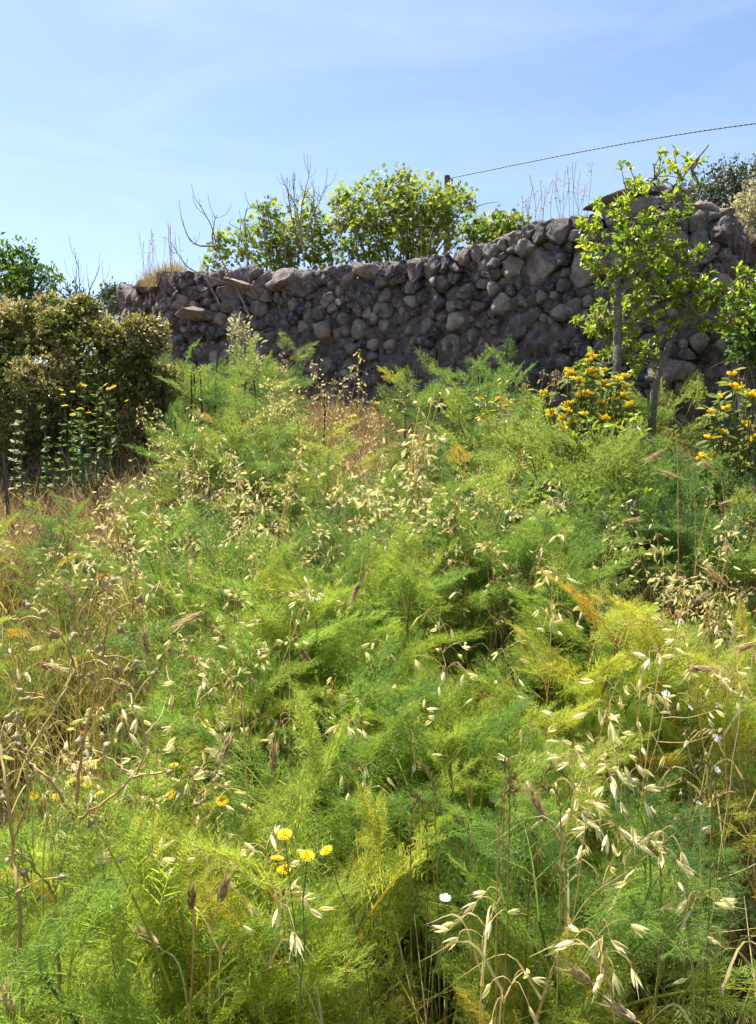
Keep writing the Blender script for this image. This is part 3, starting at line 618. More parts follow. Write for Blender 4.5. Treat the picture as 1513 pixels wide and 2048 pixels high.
HI = [fennel(100 + k, True) for k in range(5)]; LO = [fennel(200 + k, False) for k in range(5)]
def zone(u, v):
    """where a plant stands, in words one can check in the picture"""
    if v > 1750: return ('bright green feathery fennel along the bottom edge among oats', 'fennel along the bottom edge') if u > 700 else ('pale green feathery fennel below the dead thistle stalks', 'fennel below the dead thistles')
    if v > 1400: return ('dense fennel round the shady hollow behind the bottom oats', 'fennel in the foreground hollow') if u > 700 else ('fennel growing around the yellow daisies and dead thistles', 'fennel round the foreground daisies')
    if v > 1080: return ('soft lime green fennel in mid slope below the pear sapling', 'fennel in the middle of the slope') if u > 760 else ('fennel in mid slope below the pale oat drift', 'fennel below the oat drift')
    if v > 900: return ('fennel under and beside the golden flowering sage', 'fennel round the flowering sage') if u > 1000 else ('fennel mixed into the pale oats halfway up the slope', 'fennel among the oats')
    return ('light green fennel in the mound next to the dark shrub', 'fennel mound by the dark shrub') if u < 620 else ('fennel at the foot of the stone wall', 'fennel at the wall foot')
rf = np.random.default_rng(77); cand = []; y = 0.78
fen_spots = []
while y < 6.6:
    step = 0.25 + 0.035 * y
    x = -y * .56 - .3
    while x < y * .56 + .3:
        xx, yy = x + rf.uniform(-.4, .4) * step, y + rf.uniform(-.4, .4) * step; x += step
        g0 = gz(xx, yy); u, v = pix((xx, yy, g0 + .45)); ub, vb = pix((xx, yy, g0))
        if u < -160 or u > 1680: continue
        if signed_dist([(xx, yy)])[0] > -0.35: continue
        if u < 350 and 830 < v < 1190 and not (v > 900 and rf.random() < .62): continue                      # bare dry ground under the shrub
        if u < 330 and v <= 830: continue                            # the shrub itself
        if 330 < u < 620 and 1040 < v < 1130: continue               # dry grass strip with daisies
        if 560 < u < 900 and 700 < v < 800 and rf.random() < .6: continue
        if 1270 < u < 1420 and 720 < v < 900 and rf.random() < .8: continue
        if u > 1390 and 760 < v < 1080: continue                     # second sage
        if 1090 < u < 1290 and 740 < v < 880: continue               # first sage
        if 860 < u < 1270 and 1520 < v < 1800 and rf.random() < .55: continue
        if u < 420 and 1300 < v < 1660 and rf.random() < .8: continue
        if 480 < u < 720 and 1440 < v < 1600 and rf.random() < .5: continue
        if 1320 < u and 1400 < v < 1740 and rf.random() < .85: continue
        if 560 < u < 960 and 740 < v < 1010 and rf.random() < .68: continue
        if 380 < u < 600 and 830 < v < 1000 and rf.random() < .5: continue
        if vnoise(np.array([[xx * 1.7, yy * 1.7, 4.4]]))[0] < -.2 or rf.random() < .06: continue
        fen_spots.append((xx, yy, g0, u, v))
    y += step * .9
seen = set()
for k, (xx, yy, g0, u, v) in enumerate(fen_spots):
    src = (HI if yy < 2.5 else LO)[rf.integers(5)]; lab, grp = zone(u, v)
    sc = rf.uniform(.7, 1.12) * (1.0 if yy > 1.2 else .85)
    if yy > 3.6: sc *= .94 if 300 < u < 580 else 1.08 if 770 < u < 1010 else .95
    if u < 460 and 1500 < v < 1950: sc *= .72
    if u < 350 and 1190 <= v < 1420: sc *= .7
    if u < 350 and v < 1190: sc *= .56
    if u > 1280 and 1500 < v < 1900: sc *= .75
    kw = dict(label=lab, group=grp)
    if src.name not in seen:
        seen.add(src.name); o = src; o.location = (xx, yy, g0); o.rotation_euler = (0, 0, rf.uniform(0, 6.3)); o.scale = (sc,) * 3; o['label'] = lab; o['group'] = grp
    else: dup(src, (xx, yy, g0), rf.uniform(0, 6.3), sc, lab, grp, (rf.normal(0, .06), rf.normal(0, .06)))
for o in HI + LO:
    if o.name not in seen:
        for ch in list(o.children): bpy.data.objects.remove(ch)
        bpy.data.objects.remove(o)

# last year's bare fennel stalks
rs = np.random.default_rng(81)
for k, (x0, y0, x1, y1, Y) in enumerate([(368, 830, 385, 695, 5.2), (382, 800, 388, 700, 5.4), (392, 800, 398, 735, 5.3), (430, 820, 436, 700, 5.4), (478, 840, 492, 755, 5.0), (500, 830, 508, 760, 5.0), (350, 880, 348, 830, 4.8), (525, 810, 527, 770, 5.2), (818, 790, 823, 700, 5.4), (845, 790, 842, 690, 5.5), (882, 800, 880, 690, 5.3), (862, 800, 872, 720, 5.2), (60, 1020, 85, 915, 4.4), (5, 1000, 8, 905, 4.2), (30, 1010, 5, 900, 4.3), (640, 830, 648, 770, 5.2)]):
    b = P(x0, y0, Y); b[2] = gz(b[0], b[1]) - .03; t_ = P(x1, y1, Y); w = MB()
    cv = limb(w, [b, (b + t_) / 2 + rs.normal(0, .015, 3), t_], .0085, .0055, 9, .003, 6, rs, rs.uniform(0, .6))
    side = ['in fennel beside the dark shrub', 'in front of the wall', 'at the edge below the dark shrub'][0 if 300 < x0 < 600 or x0 > 630 and x0 < 650 else (1 if x0 > 600 else 2)]
    o = link('old_stalk', w.mesh('old_stalk', b), m_oldstalk, None, b); tag(o, 'thin dark dead fennel stalk standing ' + side, 'dead stalk', 'dead fennel stalks ' + side)

# ------------------------------------------------------------------ dry grass litter
rt = np.random.default_rng(91)
def blades(n, ylo, yhi, keep, hlo, hhi, w, lean, tone, rng):
    yy = np.sqrt(rng.uniform(ylo ** 2, yhi ** 2, n)); xx = rng.uniform(-1, 1, n) * (yy * .55 + .2); z = ground(np.column_stack([xx, yy]))
    ok = (signed_dist(np.column_stack([xx, yy])) < -.1); xx, yy, z = xx[ok], yy[ok], z[ok]
    u, v = pix(np.column_stack([xx, yy, z + .1])); ok = keep(u, v, rng); B = np.column_stack([xx, yy, z])[ok]; k = len(B)
    h = rng.uniform(hlo, hhi, k); d = nrm(np.column_stack([rng.normal(0, lean, k), rng.normal(0, lean, k), np.ones(k)])); Mid = B + d * (h * .55)[:, None]
    E = Mid + nrm(d + rng.normal(0, .5, (k, 3)) * (1, 1, .5)) * (h * .45)[:, None]
    mb = MB(); V, F = ribbons(B, Mid, w, w * .8, rng); a = np.clip(rng.normal(tone, .22, k), 0, 1); mb.add(V, F, np.repeat(a, 4)); V, F = ribbons(Mid, E, w * .8, w * .25, rng); mb.add(V, F, np.repeat(a, 4)); return mb
mb = blades(34000, .6, 7.5, lambda u, v, r: np.ones(len(u), bool), .04, .26, .0035, .6, .38, rt)
tag(link('dry_grass', mb.mesh('dry_grass'), m_thatch), 'brown dead grass and litter covering the ground between the plants', 'dry grass', kind='stuff')
mb = blades(60000, 2.6, 7.5, lambda u, v, r: ((u < 390) & (v > 880) & (v < 1200)) | ((u > 330) & (u < 640) & (v > 1060) & (v < 1200) & (r.random(len(u)) < .6)) | ((u > 520) & (u < 960) & (v > 690) & (v < 960) & (r.random(len(u)) < .5)) | ((u > 1260) & (u < 1440) & (v > 760) & (v < 960)), .06, .34, .0045, .75, .55, rt)
tag(link('straw_grass', mb.mesh('straw_grass'), m_thatch), 'stand of short bleached grass on the open ground below the dark shrub and wall', 'dry grass', kind='stuff')
mb = blades(9000, .8, 3.2, lambda u, v, r: r.random(len(u)) < .8, .2, .5, .004, .3, .5, rt)
tag(link('green_grass', mb.mesh('green_grass'), m_rye), 'thin green and straw grass blades growing up through the fennel', 'grass', kind='stuff')

# ------------------------------------------------------------------ wild oats
def spikeletT(open_, rg):
    """two or three papery husks around a grain, hanging along +y, length 1"""
    V, F = [], []
    for k, (yaw, sp) in enumerate([(0, open_), (np.pi, open_), (np.pi / 2, open_ * .25)]):
        n0 = len(V); prof = [(0, .02), (.2, .095), (.45, .125), (.72, .08), (1.0, .0)]
        for y_, r_ in prof:
            for th in np.linspace(-1.25, 1.25, 4):
                x = math.sin(th) * r_; z = math.cos(th) * r_ * .75 + sp * y_ * .55; V.append((x * math.cos(yaw) - z * math.sin(yaw), y_, x * math.sin(yaw) + z * math.cos(yaw)))
        for a in range(4):
            for b in range(3): q = n0 + a * 4 + b; F.append((q, q + 1, q + 5, q + 4))
    return tpl(V, F)
SPK = [spikeletT(.08, R), spikeletT(.28, R), spikeletT(.5, R)]
def spk_mesh(k):
    mb = MB(); V, F, A = SPK[k]; mb.add(V, F, .35 + .5 * V[:, 1]); A_, B_ = ribbons([(0, .7, .05), (0, .7, -.05)], [(.05, 1.5, .18), (-.03, 1.55, -.25)], .035, .012); mb.add(A_, B_, .1); m = mb.mesh('spikelet'); m.materials.append(m_spike); return m
SPKM = [spk_mesh(k) for k in range(3)]

def oat_geom(base, pts, n_sp, plen, rg, size, spread=1.0):
    """culm curve, pedicels and spikelet placements of one oat stalk; pts run from the ground to the tip"""
    cv = curve(pts, 22); seglen = np.concatenate([[0], np.cumsum(np.linalg.norm(np.diff(cv, axis=0), axis=1))]); Lc = seglen[-1]
    ped, place = [], []
    nodes = np.sort(rg.uniform(Lc - plen, Lc * .995, max(3, n_sp // 3)))
    for k in range(n_sp):
        s = nodes[k % len(nodes)] if k < n_sp - 1 else Lc * .999; a = np.array([np.interp(s, seglen, cv[:, q]) for q in range(3)]); az = rg.uniform(0, 6.28); f = (Lc - s) / plen
        l = (.02 + .075 * f * rg.uniform(.35, 1.1)) * spread; out = np.array([math.cos(az), math.sin(az), 0]); tip = a + out * l * .8 + np.array([0, 0, l * rg.uniform(-.25, .55)]); hang = tip + out * .006 + np.array([0, 0, -.008])
        ped.append(curve([a, a + out * l * .35 + (0, 0, l * .35), tip, hang], 6)); d = nrm(out * rg.uniform(.2, 1.3) + np.array([0, 0, -1]) * rg.uniform(-.25, 1.1) + rg.normal(0, .3, 3)); place.append((hang, d, size * rg.uniform(.8, 1.15)))
    return cv, ped, place

def near_oat(label, pix_pts, Y, n_sp, plen, seed, size=.026, r=.0012, spread=1.0, group='oat stalks in the foreground'):
    rg = np.random.default_rng(seed); pts = [P(x, y, Y) for x, y in pix_pts]; b = pts[0].copy(); b[1] += 0.02; gz0 = gz(b[0], b[1]); d = nrm(pts[0] - pts[1])
    if pts[0][2] > gz0: k = (pts[0][2] - gz0) / max(-d[2], .3); b = pts[0] + d * k * np.array([.6, .3, 1]); b[2] = gz(b[0], b[1]) - .01; pts = [b] + pts
    for q in range(2, len(pts)): pts[q] = pts[q] + np.array([0, rg.normal(0, .02), 0])
    t = thing('wild_oat', label, 'wild oat', pts[0], group); cv, ped, place = oat_geom(b, pts, n_sp, plen, rg, size, spread)
    w = MB(); tube(w, cv, np.linspace(r * 1.25, r * .4, len(cv)), 5, .6)
    for p_ in ped: tube(w, p_, .0007, 3, .6)
    part('culm', w, m_straw, t)
    for q in range(2):
        w = MB(); k = rg.integers(5, 12); a = cv[k]; az = rg.uniform(0, 6.28); o_ = np.array([math.cos(az), math.sin(az), 0]); l = rg.uniform(.08, .16); lf = curve([a, a + o_ * l * .4 + (0, 0, l * .5), a + o_ * l + (0, 0, l * .1)], 9); V, F = strip(lf, .005, .0006, rg); w.add(V, F, .7); part('leaf', w, m_straw, t)
    for p0, d, s in place:
        o = link('spikelet', SPKM[rg.integers(3)], None, t); Mx = Matrix(frames(d[None], s, rg)[0].tolist()).to_4x4(); Mx.translation = Vector(p0 - pts[0]); o.matrix_local = Mx
    return t

NEAR = [
 ('tall oat with spread pale husks rising through the centre of the bottom corner hollow', [(1075, 2040), (1140, 1850), (1165, 1640), (1200, 1470), (1258, 1300)], 1.15, 24, .36),
 ('oat stalk bending over with husks strung along its arched tip', [(1070, 2046), (1160, 1830), (1240, 1720), (1335, 1640)], 1.12, 12, .16),
 ('short oat with big open husks near the bottom edge beside the barley ear', [(1230, 2046), (1215, 1960), (1190, 1860), (1185, 1800)], 1.0, 9, .12),
 ('oat with a single bleached tuft of husks low at the bottom', [(1000, 2046), (1005, 1990), (1030, 1940)], 1.0, 5, .06),
 ('thin oat beside the yellow daisies with three husks above its tuft', [(520, 2046), (545, 1890), (548, 1790), (525, 1660)], 1.1, 11, .13),
 ('oat with paired straw stems below the barley ears and curled leaf', [(440, 2046), (430, 1900), (415, 1760), (455, 1690)], 1.12, 9, .12),
 ('leaning oat carrying its husks above the fluffy seed ball', [(280, 2046), (240, 1900), (290, 1780), (300, 1700)], 1.15, 8, .13),
 ('dense narrow oat panicle glowing above the daisies', [(420, 1900), (400, 1640), (385, 1500), (372, 1320)], 1.4, 26, .30),
 ('second narrow oat panicle leaning into the glowing one', [(430, 1800), (405, 1640), (392, 1560), (375, 1480)], 1.38, 14, .14),
 ('oat with a loose fan of husks on the middle of the slope', [(1085, 1520), (1095, 1320), (1110, 1170), (1130, 1060)], 1.9, 24, .30),
 ('oat stalk with drooping husks above the hollow', [(900, 1560), (905, 1400), (880, 1280), (885, 1200)], 1.7, 14, .22),
 ('oat at the picture edge with husks hanging in a column', [(1450, 1500), (1440, 1400), (1440, 1300), (1450, 1190)], 1.7, 18, .24),
 ('oat at the far edge with pale husks over the dark gap', [(1500, 1640), (1470, 1450), (1465, 1330), (1475, 1230)], 1.55, 12, .16),
 ('small oat with two long husks at the bottom corner edge', [(1440, 2040), (1440, 1960), (1455, 1880)], 1.1, 6, .08),
 ('oat with gold husks in the thistle tangle', [(100, 1700), (120, 1560), (100, 1450), (90, 1350)], 1.35, 14, .22),
 ('oat stalk between the dead thistle branches with broad husks', [(260, 1750), (235, 1600), (245, 1480), (240, 1400)], 1.3, 8, .12),
 ('oat with sparse husks at the edge above the thistle fork', [(30, 1560), (40, 1450), (25, 1340), (35, 1270)], 1.4, 9, .14),
 ('oat whose arched tip hangs over the bottom hollow', [(960, 2040), (965, 1930), (965, 1860), (1010, 1810)], 1.08, 7, .08),
 ('oat stalk standing free above the dark gap beside the white flowers', [(1330, 1760), (1290, 1560), (1280, 1420), (1290, 1290)], 1.5, 15, .22),
 ('oat with a long string of husks right of the hollow', [(1210, 1960), (1225, 1780), (1240, 1600), (1215, 1440)], 1.2, 20, .3),
 ('oat with gold husks drooping beside the slanting barley ear', [(1120, 1900), (1130, 1740), (1150, 1620), (1160, 1500)], 1.22, 13, .2),
 ('oat nodding over the bottom edge below the snail shell', [(1390, 2046), (1380, 1930), (1375, 1830), (1400, 1760)], 1.1, 10, .14),
 ('oat tuft below the daisies with pale empty husks', [(640, 2046), (575, 1930), (560, 1850), (550, 1780)], 1.05, 6, .07),
]
for k, (lab, pp, Y, n, pl) in enumerate(NEAR): near_oat(lab, pp, Y, n, pl, 300 + k)

rn = np.random.default_rng(350)
for k, (x, y, Y) in enumerate([(700, 1150, 2.2), (985, 1080, 2.3), (760, 1290, 1.8), (1300, 1230, 1.9), (1190, 1130, 2.2), (620, 1190, 2.1), (560, 1290, 1.75), (1020, 1270, 1.8), (1380, 1150, 2.0), (470, 1200, 2.0), (830, 1400, 1.6), (1230, 1390, 1.55), (700, 1430, 1.5), (1060, 1420, 1.5), (520, 1150, 2.3), (1130, 1500, 1.4)]):
    near_oat('slender oat standing singly in the open fennel', [(x + rn.normal(0, 15), y + 330), (x + rn.normal(0, 12), y + 180), (x + rn.normal(0, 8), y + 80), (x, y)], Y, int(rn.integers(7, 16)), rn.uniform(.12, .24), 351 + k, group='single oats in the open fennel')
# tufts of oats farther up the slope
def oat_tuft(seed, n, h, spread):
    rg = np.random.default_rng(seed); t = thing('oat_tuft', '', 'wild oats', (0, 0, 0)); cu, pa, lf = MB(), MB(), MB()
    for k in range(n):
        az = rg.uniform(0, 6.28); b = np.array([rg.normal(0, .05), rg.normal(0, .05), -.02]); hh = h * rg.uniform(.7, 1.08); le = rg.uniform(.02, spread); tip = b + np.array([math.cos(az) * le, math.sin(az) * le, hh])
        pts = [b, b + (tip - b) * .55 - np.array([math.cos(az), math.sin(az), 0]) * le * .2, tip + np.array([math.cos(az), math.sin(az), -.2]) * .03]; cv, ped, pl = oat_geom(b, pts, rg.integers(11, 20), rg.uniform(.18, .34), rg, .022, .75)
        tube(cu, cv[::3], np.linspace(.0022, .0008, len(cv[::3])), 4, rg.uniform(.2, .9))
        for p_ in ped: tube(cu, p_[::2], .001, 3, .6)
        Mx = np.concatenate([frames(d[None], s, rg) for _, d, s in pl]); V, F, A = stamp(SPK[rg.integers(3)], Mx, np.array([q[0] for q in pl]), np.clip(rg.normal(.6, .22, len(pl)), 0, 1)); pa.add(V, F, A)
        for q in range(2):
            a = cv[rg.integers(3, 12)]; z = rg.uniform(0, 6.28); o_ = np.array([math.cos(z), math.sin(z), 0]); l = rg.uniform(.1, .2); c_ = curve([a, a + o_ * l * .4 + (0, 0, l * .4), a + o_ * l - (0, 0, l * .2)], 5); V, F = strip(c_, .007, .001, rg); lf.add(V, F, rg.uniform(.3, 1))
    part('culms', cu, m_straw, t)['kind'] = 'stuff'; part('leaves', lf, m_straw, t)['kind'] = 'stuff'; part('panicle', pa, m_spike, t)['kind'] = 'stuff'; return t
TUFT = [oat_tuft(400 + k, 5, .9, .2) for k in range(5)] + [oat_tuft(410 + k, 2, .85, .15) for k in range(3)]
def tip_spot(u, v, Y, h):
    """ground point for a tuft whose tips appear at pixel u, v: slide along the slope until its height fits"""
    best = None
    for y in np.linspace(max(1.6, Y - 1.2), Y + 1.2, 25):
        p = P(u, v, y); g0 = gz(p[0], y); e = abs(p[2] - g0 - h)
        if best is None or e < best[0]: best = (e, p[0], y, g0, p[2] - g0)
    return best
ZO = [('wild oats in the half of the pale drift near the shrub', 'oats in the drift, shrub half', 380, 490, 830, 980, 3.5, 7), ('wild oats in the half of the pale drift near the sheaf', 'oats in the drift, sheaf half', 500, 620, 830, 980, 3.5, 6), ('wild oats massed on the shrub side of the tall straw sheaf', 'oats massed before the sheaf', 680, 810, 820, 970, 3.2, 7), ('wild oats massed on the sage side of the tall straw sheaf', 'oats massed past the sheaf', 820, 940, 820, 970, 3.2, 5),
      ('wild oats standing against the foot of the wall', 'oats against the wall', 480, 770, 690, 810, 5.6, 20), ('wild oats bleached white below the slab end of the wall', 'oats below the slab end', 1010, 1085, 715, 780, 4.7, 5),
      ('wild oats at the outer end of the dry open ground', 'oats on the outer dry ground', 0, 150, 930, 1100, 3.5, 4), ('wild oats at the fennel end of the dry open ground', 'oats on the inner dry ground', 170, 330, 930, 1120, 3.5, 4), ('wild oats fringing the fennel mound', 'oats fringing the fennel mound', 300, 430, 790, 860, 4.4, 6),
      ('wild oats sprinkled over the fennel below the drift', 'oats below the drift', 300, 700, 980, 1130, 2.9, 5), ('wild oats in front of the second flowering sage', 'oats by the second sage', 1400, 1510, 930, 1100, 2.9, 6),
      ('wild oats in the tangle at the thistle side of the slope', 'oats by the thistles', 0, 300, 1180, 1330, 2.1, 5), ('wild oats scattered through the fennel under the first flowering sage', 'oats under the first sage', 900, 1300, 900, 1000, 3.6, 6)]
ro = np.random.default_rng(55); used = set()
for lab, grp, u0, u1, v0, v1, Y, n in ZO:
    for k in range(n):
        src = TUFT[ro.integers(8) if Y > 2.5 else ro.integers(5, 8)]; e, x, y, g0, h = tip_spot(ro.uniform(u0, u1), ro.uniform(v0, v1), Y, ro.uniform(.7, .95)); sc = np.clip(h / .92, .55, 1.15)
        if src.name not in used: used.add(src.name); o = src; o.location = (x, y, g0); o.scale = (sc,) * 3; o['label'] = lab; o['group'] = grp
        else: dup(src, (x, y, g0), ro.uniform(0, 6.3), sc, lab, grp)
# the tall straw sheaf
sheaf = thing('oat_sheaf', 'tall upright sheaf of straw oat stems with a pale crest on the middle slope', 'wild oats', groundpt(838, 2.7)); rg = np.random.default_rng(66)
for k in range(7):
    x = 836 + rg.normal(0, 7); pts = [groundpt(838 + rg.normal(0, 4), 2.7), P(x, 1080, 2.7), P(x + rg.normal(0, 10), 930, 2.7), P(850 + rg.normal(0, 22), rg.uniform(770, 900), 2.7 + rg.normal(0, .05))]
    cv, ped, pl = oat_geom(pts[0], pts, 18, .34, rg, .03, .9); w = MB(); tube(w, cv, np.linspace(.0035, .001, len(cv)), 5, rg.uniform(.3, 1))
    for p_ in ped: tube(w, p_, .0006, 3, .6)
    part('culm', w, m_straw, sheaf); w = MB(); V, F, A = stamp(SPK[k % 3], np.concatenate([frames(d[None], s, rg) for _, d, s in pl]), np.array([q[0] for q in pl]), np.clip(rg.normal(.7, .2, len(pl)), 0, 1)); part('panicle', w.add(V, F, A), m_spike, sheaf)['kind'] = 'stuff'

# ------------------------------------------------------------------ barley ears
EARS = [((410, 1222), (335, 1262), 1.7, 'pointing down across the fennel'), ((462, 1470), (436, 1535), 1.35, 'hanging by the glowing oat'), ((548, 1545), (548, 1465), 1.4, 'standing upright on its own'), ((385, 1820), (384, 1755), 1.12, 'standing below the daisies, darker'), ((440, 1805), (462, 1735), 1.1, 'crossing an oat husk'),
        ((318, 1893), (262, 1845), 1.1, 'splayed with long pale awns'), ((1096, 1642), (1040, 1550), 1.2, 'slanting in the hollow'), ((1185, 1965), (1120, 1925), 1.05, 'reaching to the bottom oats'), ((1275, 2042), (1200, 1995), 1.0, 'cut by the bottom edge'), ((1455, 1172), (1395, 1118), 1.9, 'golden at the picture edge'),
        ((1385, 1210), (1420, 1182), 1.9, 'short and pinkish'), ((1330, 900), (1280, 928), 2.8, 'purplish below the sage'), ((1362, 958), (1315, 940), 2.8, 'second of the purplish pair'), ((1245, 1046), (1285, 1036), 2.5, 'tiny beside the pear sapling'), ((1375, 1336), (1455, 1342), 1.6, 'lying level at the edge'),
        ((718, 1165), (700, 1215), 2.0, 'reddish on a thin stem'), ((600, 1295), (622, 1330), 1.8, 'dark red stub in the fennel'), ((30, 2040), (0, 1945), 1.0, 'in the bottom corner'), ((82, 1328), (142, 1348), 1.45, 'woolly among the thistles'), ((296, 1310), (285, 1245), 1.6, 'slim by the thistle top'),
        ((152, 1202), (118, 1150), 1.8, 'pale above the thistles'), ((820, 893), (785, 888), 2.8, 'level beside the sheaf'), ((1513, 1285), (1460, 1305), 1.6, 'whiskery at the very edge'), ((1440, 1010), (1470, 1000), 2.6, 'brown before the second sage'), ((1425, 940), (1400, 918), 2.8, 'tan under the second sage')]
def barley(head, tip, Y, how, seed):
    rg = np.random.default_rng(seed); h, e = P(*head, Y), P(*tip, Y + rg.normal(0, .02)); ax = nrm(e - h); Lh = np.linalg.norm(e - h) * .62
    low = h.copy(); low[0] -= ax[0] * .12; low[1] += .02; low[2] = gz(low[0], low[1]); t = thing('barley', 'bristly barley ear ' + how, 'barley', low, 'barley ears')
    w = MB(); up = np.array([0, 0, 1]); nb = h - ax * .05 + up * (.02 if ax[2] < 0 else -.02); limb(w, [low, low + (nb - low) * .5 + rg.normal(0, .01, 3), nb, h], .0018, .001, 16, 0, 5, rg, rg.uniform(.3, .9)); part('culm', w, m_straw, t)
    w = MB(); n = 26; tt = np.linspace(0, 1, n); s1 = nrm(np.cross(ax, (.2, .9, .3))); s2 = np.cross(ax, s1); c = h + ax * (tt * Lh)[:, None]; an = tt * n * 2.2; o_ = np.cos(an)[:, None] * s1 + np.sin(an)[:, None] * s2
    V, F, A = stamp(tpl(SPK[0][0] * (1.1, 1, 1.1), SPK[0][1]), frames(nrm(ax + .28 * o_), .017 * (1 - .35 * tt), rg), c + o_ * .0022, np.clip(rg.normal(.45, .2, n), 0, 1)); w.add(V, F, A)
    A0 = np.repeat(c + o_ * .003, 3, 0); D = nrm(ax + .22 * np.repeat(o_, 3, 0) + rg.normal(0, .07, (3 * n, 3))); V, F = ribbons(A0, A0 + D * (Lh * .75 * rg.uniform(.6, 1.1, 3 * n))[:, None], .0009, .0003, rg); w.add(V, F, .75); part('ear', w, m_ear, t)
for k, (a, b, Y, how) in enumerate(EARS): barley(a, b, Y, how, 500 + k)

# ------------------------------------------------------------------ rye grass spikes in the hollow
def rye(px, Y, seed):
    rg = np.random.default_rng(seed); b = np.array([P(px[0][0], px[0][1], Y)[0], Y, 0]); b[2] = gz(b[0], Y); pts = [b] + [P(x, y, Y) for x, y in px[1:]]; cv = curve(pts, 40)
    t = thing('rye_grass', 'thin zigzag rye grass spike in the hollow behind the bottom oats', 'grass', b, 'rye grass spikes in the hollow'); w = MB(); tube(w, cv, np.linspace(.0014, .0006, 40), 4, .5); part('culm', w, m_rye, t)
    w = MB(); k = np.arange(16, 39, 1); ax = nrm(np.gradient(cv, axis=0))[k]; s = nrm(np.cross(ax, (0, 1, .2))) * np.where(k % 2, 1, -1)[:, None]; V, F, A = stamp(tpl(SPK[0][0] * (.7, 1, .7), SPK[0][1]), frames(ax + .35 * s, .014, rg), cv[k], rg.uniform(0, 1, len(k))); part('spike', w.add(V, F, A), m_rye, t)
ry = np.random.default_rng(600)
for k in range(26):
    x = ry.uniform(800, 1160) if k < 19 else ry.uniform(1300, 1500); y1 = ry.uniform(1520, 1720); rye([(x + ry.normal(0, 10), 1850), (x + ry.normal(0, 12), y1 + 110), (x + ry.normal(0, 22), y1)], ry.uniform(1.1, 1.45), 601 + k)

# ------------------------------------------------------------------ dead thistles
def seedheadT(rg, tuft):
    V, F = [], []; prof = [(0, .05), (.08, .34), (.3, .42), (.55, .3), (.8, .14), (1.0, .12)]; n = 8
    for y_, r_ in prof:
        for th in np.arange(n) * 2 * np.pi / n: V.append((math.cos(th) * r_ * (1 + .1 * math.sin(3 * th)), y_, math.sin(th) * r_))
    for a in range(5):
        for b in range(n): F.append((a * n + b, a * n + (b + 1) % n, (a + 1) * n + (b + 1) % n, (a + 1) * n + b))
    mb = MB(); mb.add(V, F, .42 if tuft else .18); D = nrm(np.column_stack([rg.normal(0, .3, 26), np.ones(26), rg.normal(0, .3, 26)])); A0 = np.tile([0, .9, 0], (26, 1)); Vr, Fr = ribbons(A0, A0 + D * rg.uniform(.35, .6, 26)[:, None], .09, .05, rg); mb.add(Vr, Fr, .97 if tuft else .62)
    D = nrm(rg.normal(size=(7, 3)) * (1, .3, 1) + (0, -.1, 0)); Vr, Fr = ribbons(D * .3, D * .6 + (0, .12, 0), .1, .03, rg); mb.add(Vr, Fr, .1); m = mb.mesh('seed_head'); m.materials.append(m_seed); return m
SEED = [seedheadT(R, True), seedheadT(R, False), seedheadT(R, False)]
def thistle(label, base_px, Y, limbs, heads, seed, r0):
    rg = np.random.default_rng(seed); b = P(*base_px, Y); b[2] = gz(b[0], Y); t = thing('dead_thistle', label, 'thistle', b); first = True; allp = []
    for pl, rr in limbs:
        pts = [P(x, y, Y + rg.normal(0, .012)) for x, y in pl]
        if first: pts = [b] + pts; first = False
        w = MB(); n = 6 * len(pts); c = curve(pts, n, .0010, rg); rad = np.linspace(rr, rr * .6, n) * r0; rad[-1] *= 1.5; tube(w, c, rad, 7, np.clip(np.linspace(.15, .75, n).repeat(7) + rg.normal(0, .1), 0, 1)); part('branch', w, m_thistle, t); allp.append(c[n // 3:])
    allp = np.vstack(allp)
    for x, y, k in heads:
        h = P(x, y, Y + rg.normal(0, .02)); q = allp[np.argmin(np.linalg.norm(allp - h, axis=1))]; d = nrm(h - q + rg.normal(0, .01, 3) + (0, 0, .004)); w = MB(); tube(w, curve([q, (q + h) / 2 + (0, 0, .006), h], 6), .0011, 5, .5); st = part('stalk', w, m_thistle, t)
        o = link('seed_head', SEED[k], None, t); Mx = Matrix(frames(d[None], .0125 * rg.uniform(.7, 1.2), rg)[0].tolist()).to_4x4(); Mx.translation = Vector(h - b); o.matrix_local = Mx
thistle('tall dead branching thistle with brown seed heads beside the lower edge daisies', (122, 2000), 1.12,
        [([(118, 1900), (110, 1790), (150, 1640)], 1.5), ([(150, 1640), (100, 1560), (55, 1520), (40, 1465)], 1.0), ([(150, 1640), (215, 1600), (270, 1555), (325, 1545)], 1.0), ([(270, 1555), (292, 1480), (265, 1410)], .7), ([(150, 1640), (165, 1500), (190, 1390), (205, 1315)], 1.1), ([(205, 1315), (218, 1240), (245, 1212), (262, 1208)], .7), ([(205, 1315), (180, 1300), (160, 1282)], .6), ([(270, 1555), (230, 1525), (200, 1505)], .7), ([(110, 1790), (50, 1715), (0, 1685)], .8), ([(115, 1870), (190, 1790), (210, 1720)], .6)],
        [(230, 1166, 0), (213, 1172, 0), (278, 1202, 1), (190, 1270, 1), (175, 1275, 2), (236, 1258, 2), (150, 1268, 0), (200, 1296, 2), (228, 1335, 1), (240, 1370, 2), (268, 1325, 1), (304, 1352, 1), (262, 1392, 0), (155, 1490, 0), (172, 1505, 1), (215, 1490, 2), (186, 1640, 1), (205, 1636, 1), (170, 1678, 2), (150, 1700, 2), (42, 1430, 1), (30, 1470, 2), (212, 1712, 2), (240, 1722, 1), (338, 1545, 1), (12, 1500, 2), (195, 1735, 2)], 701, .0024)
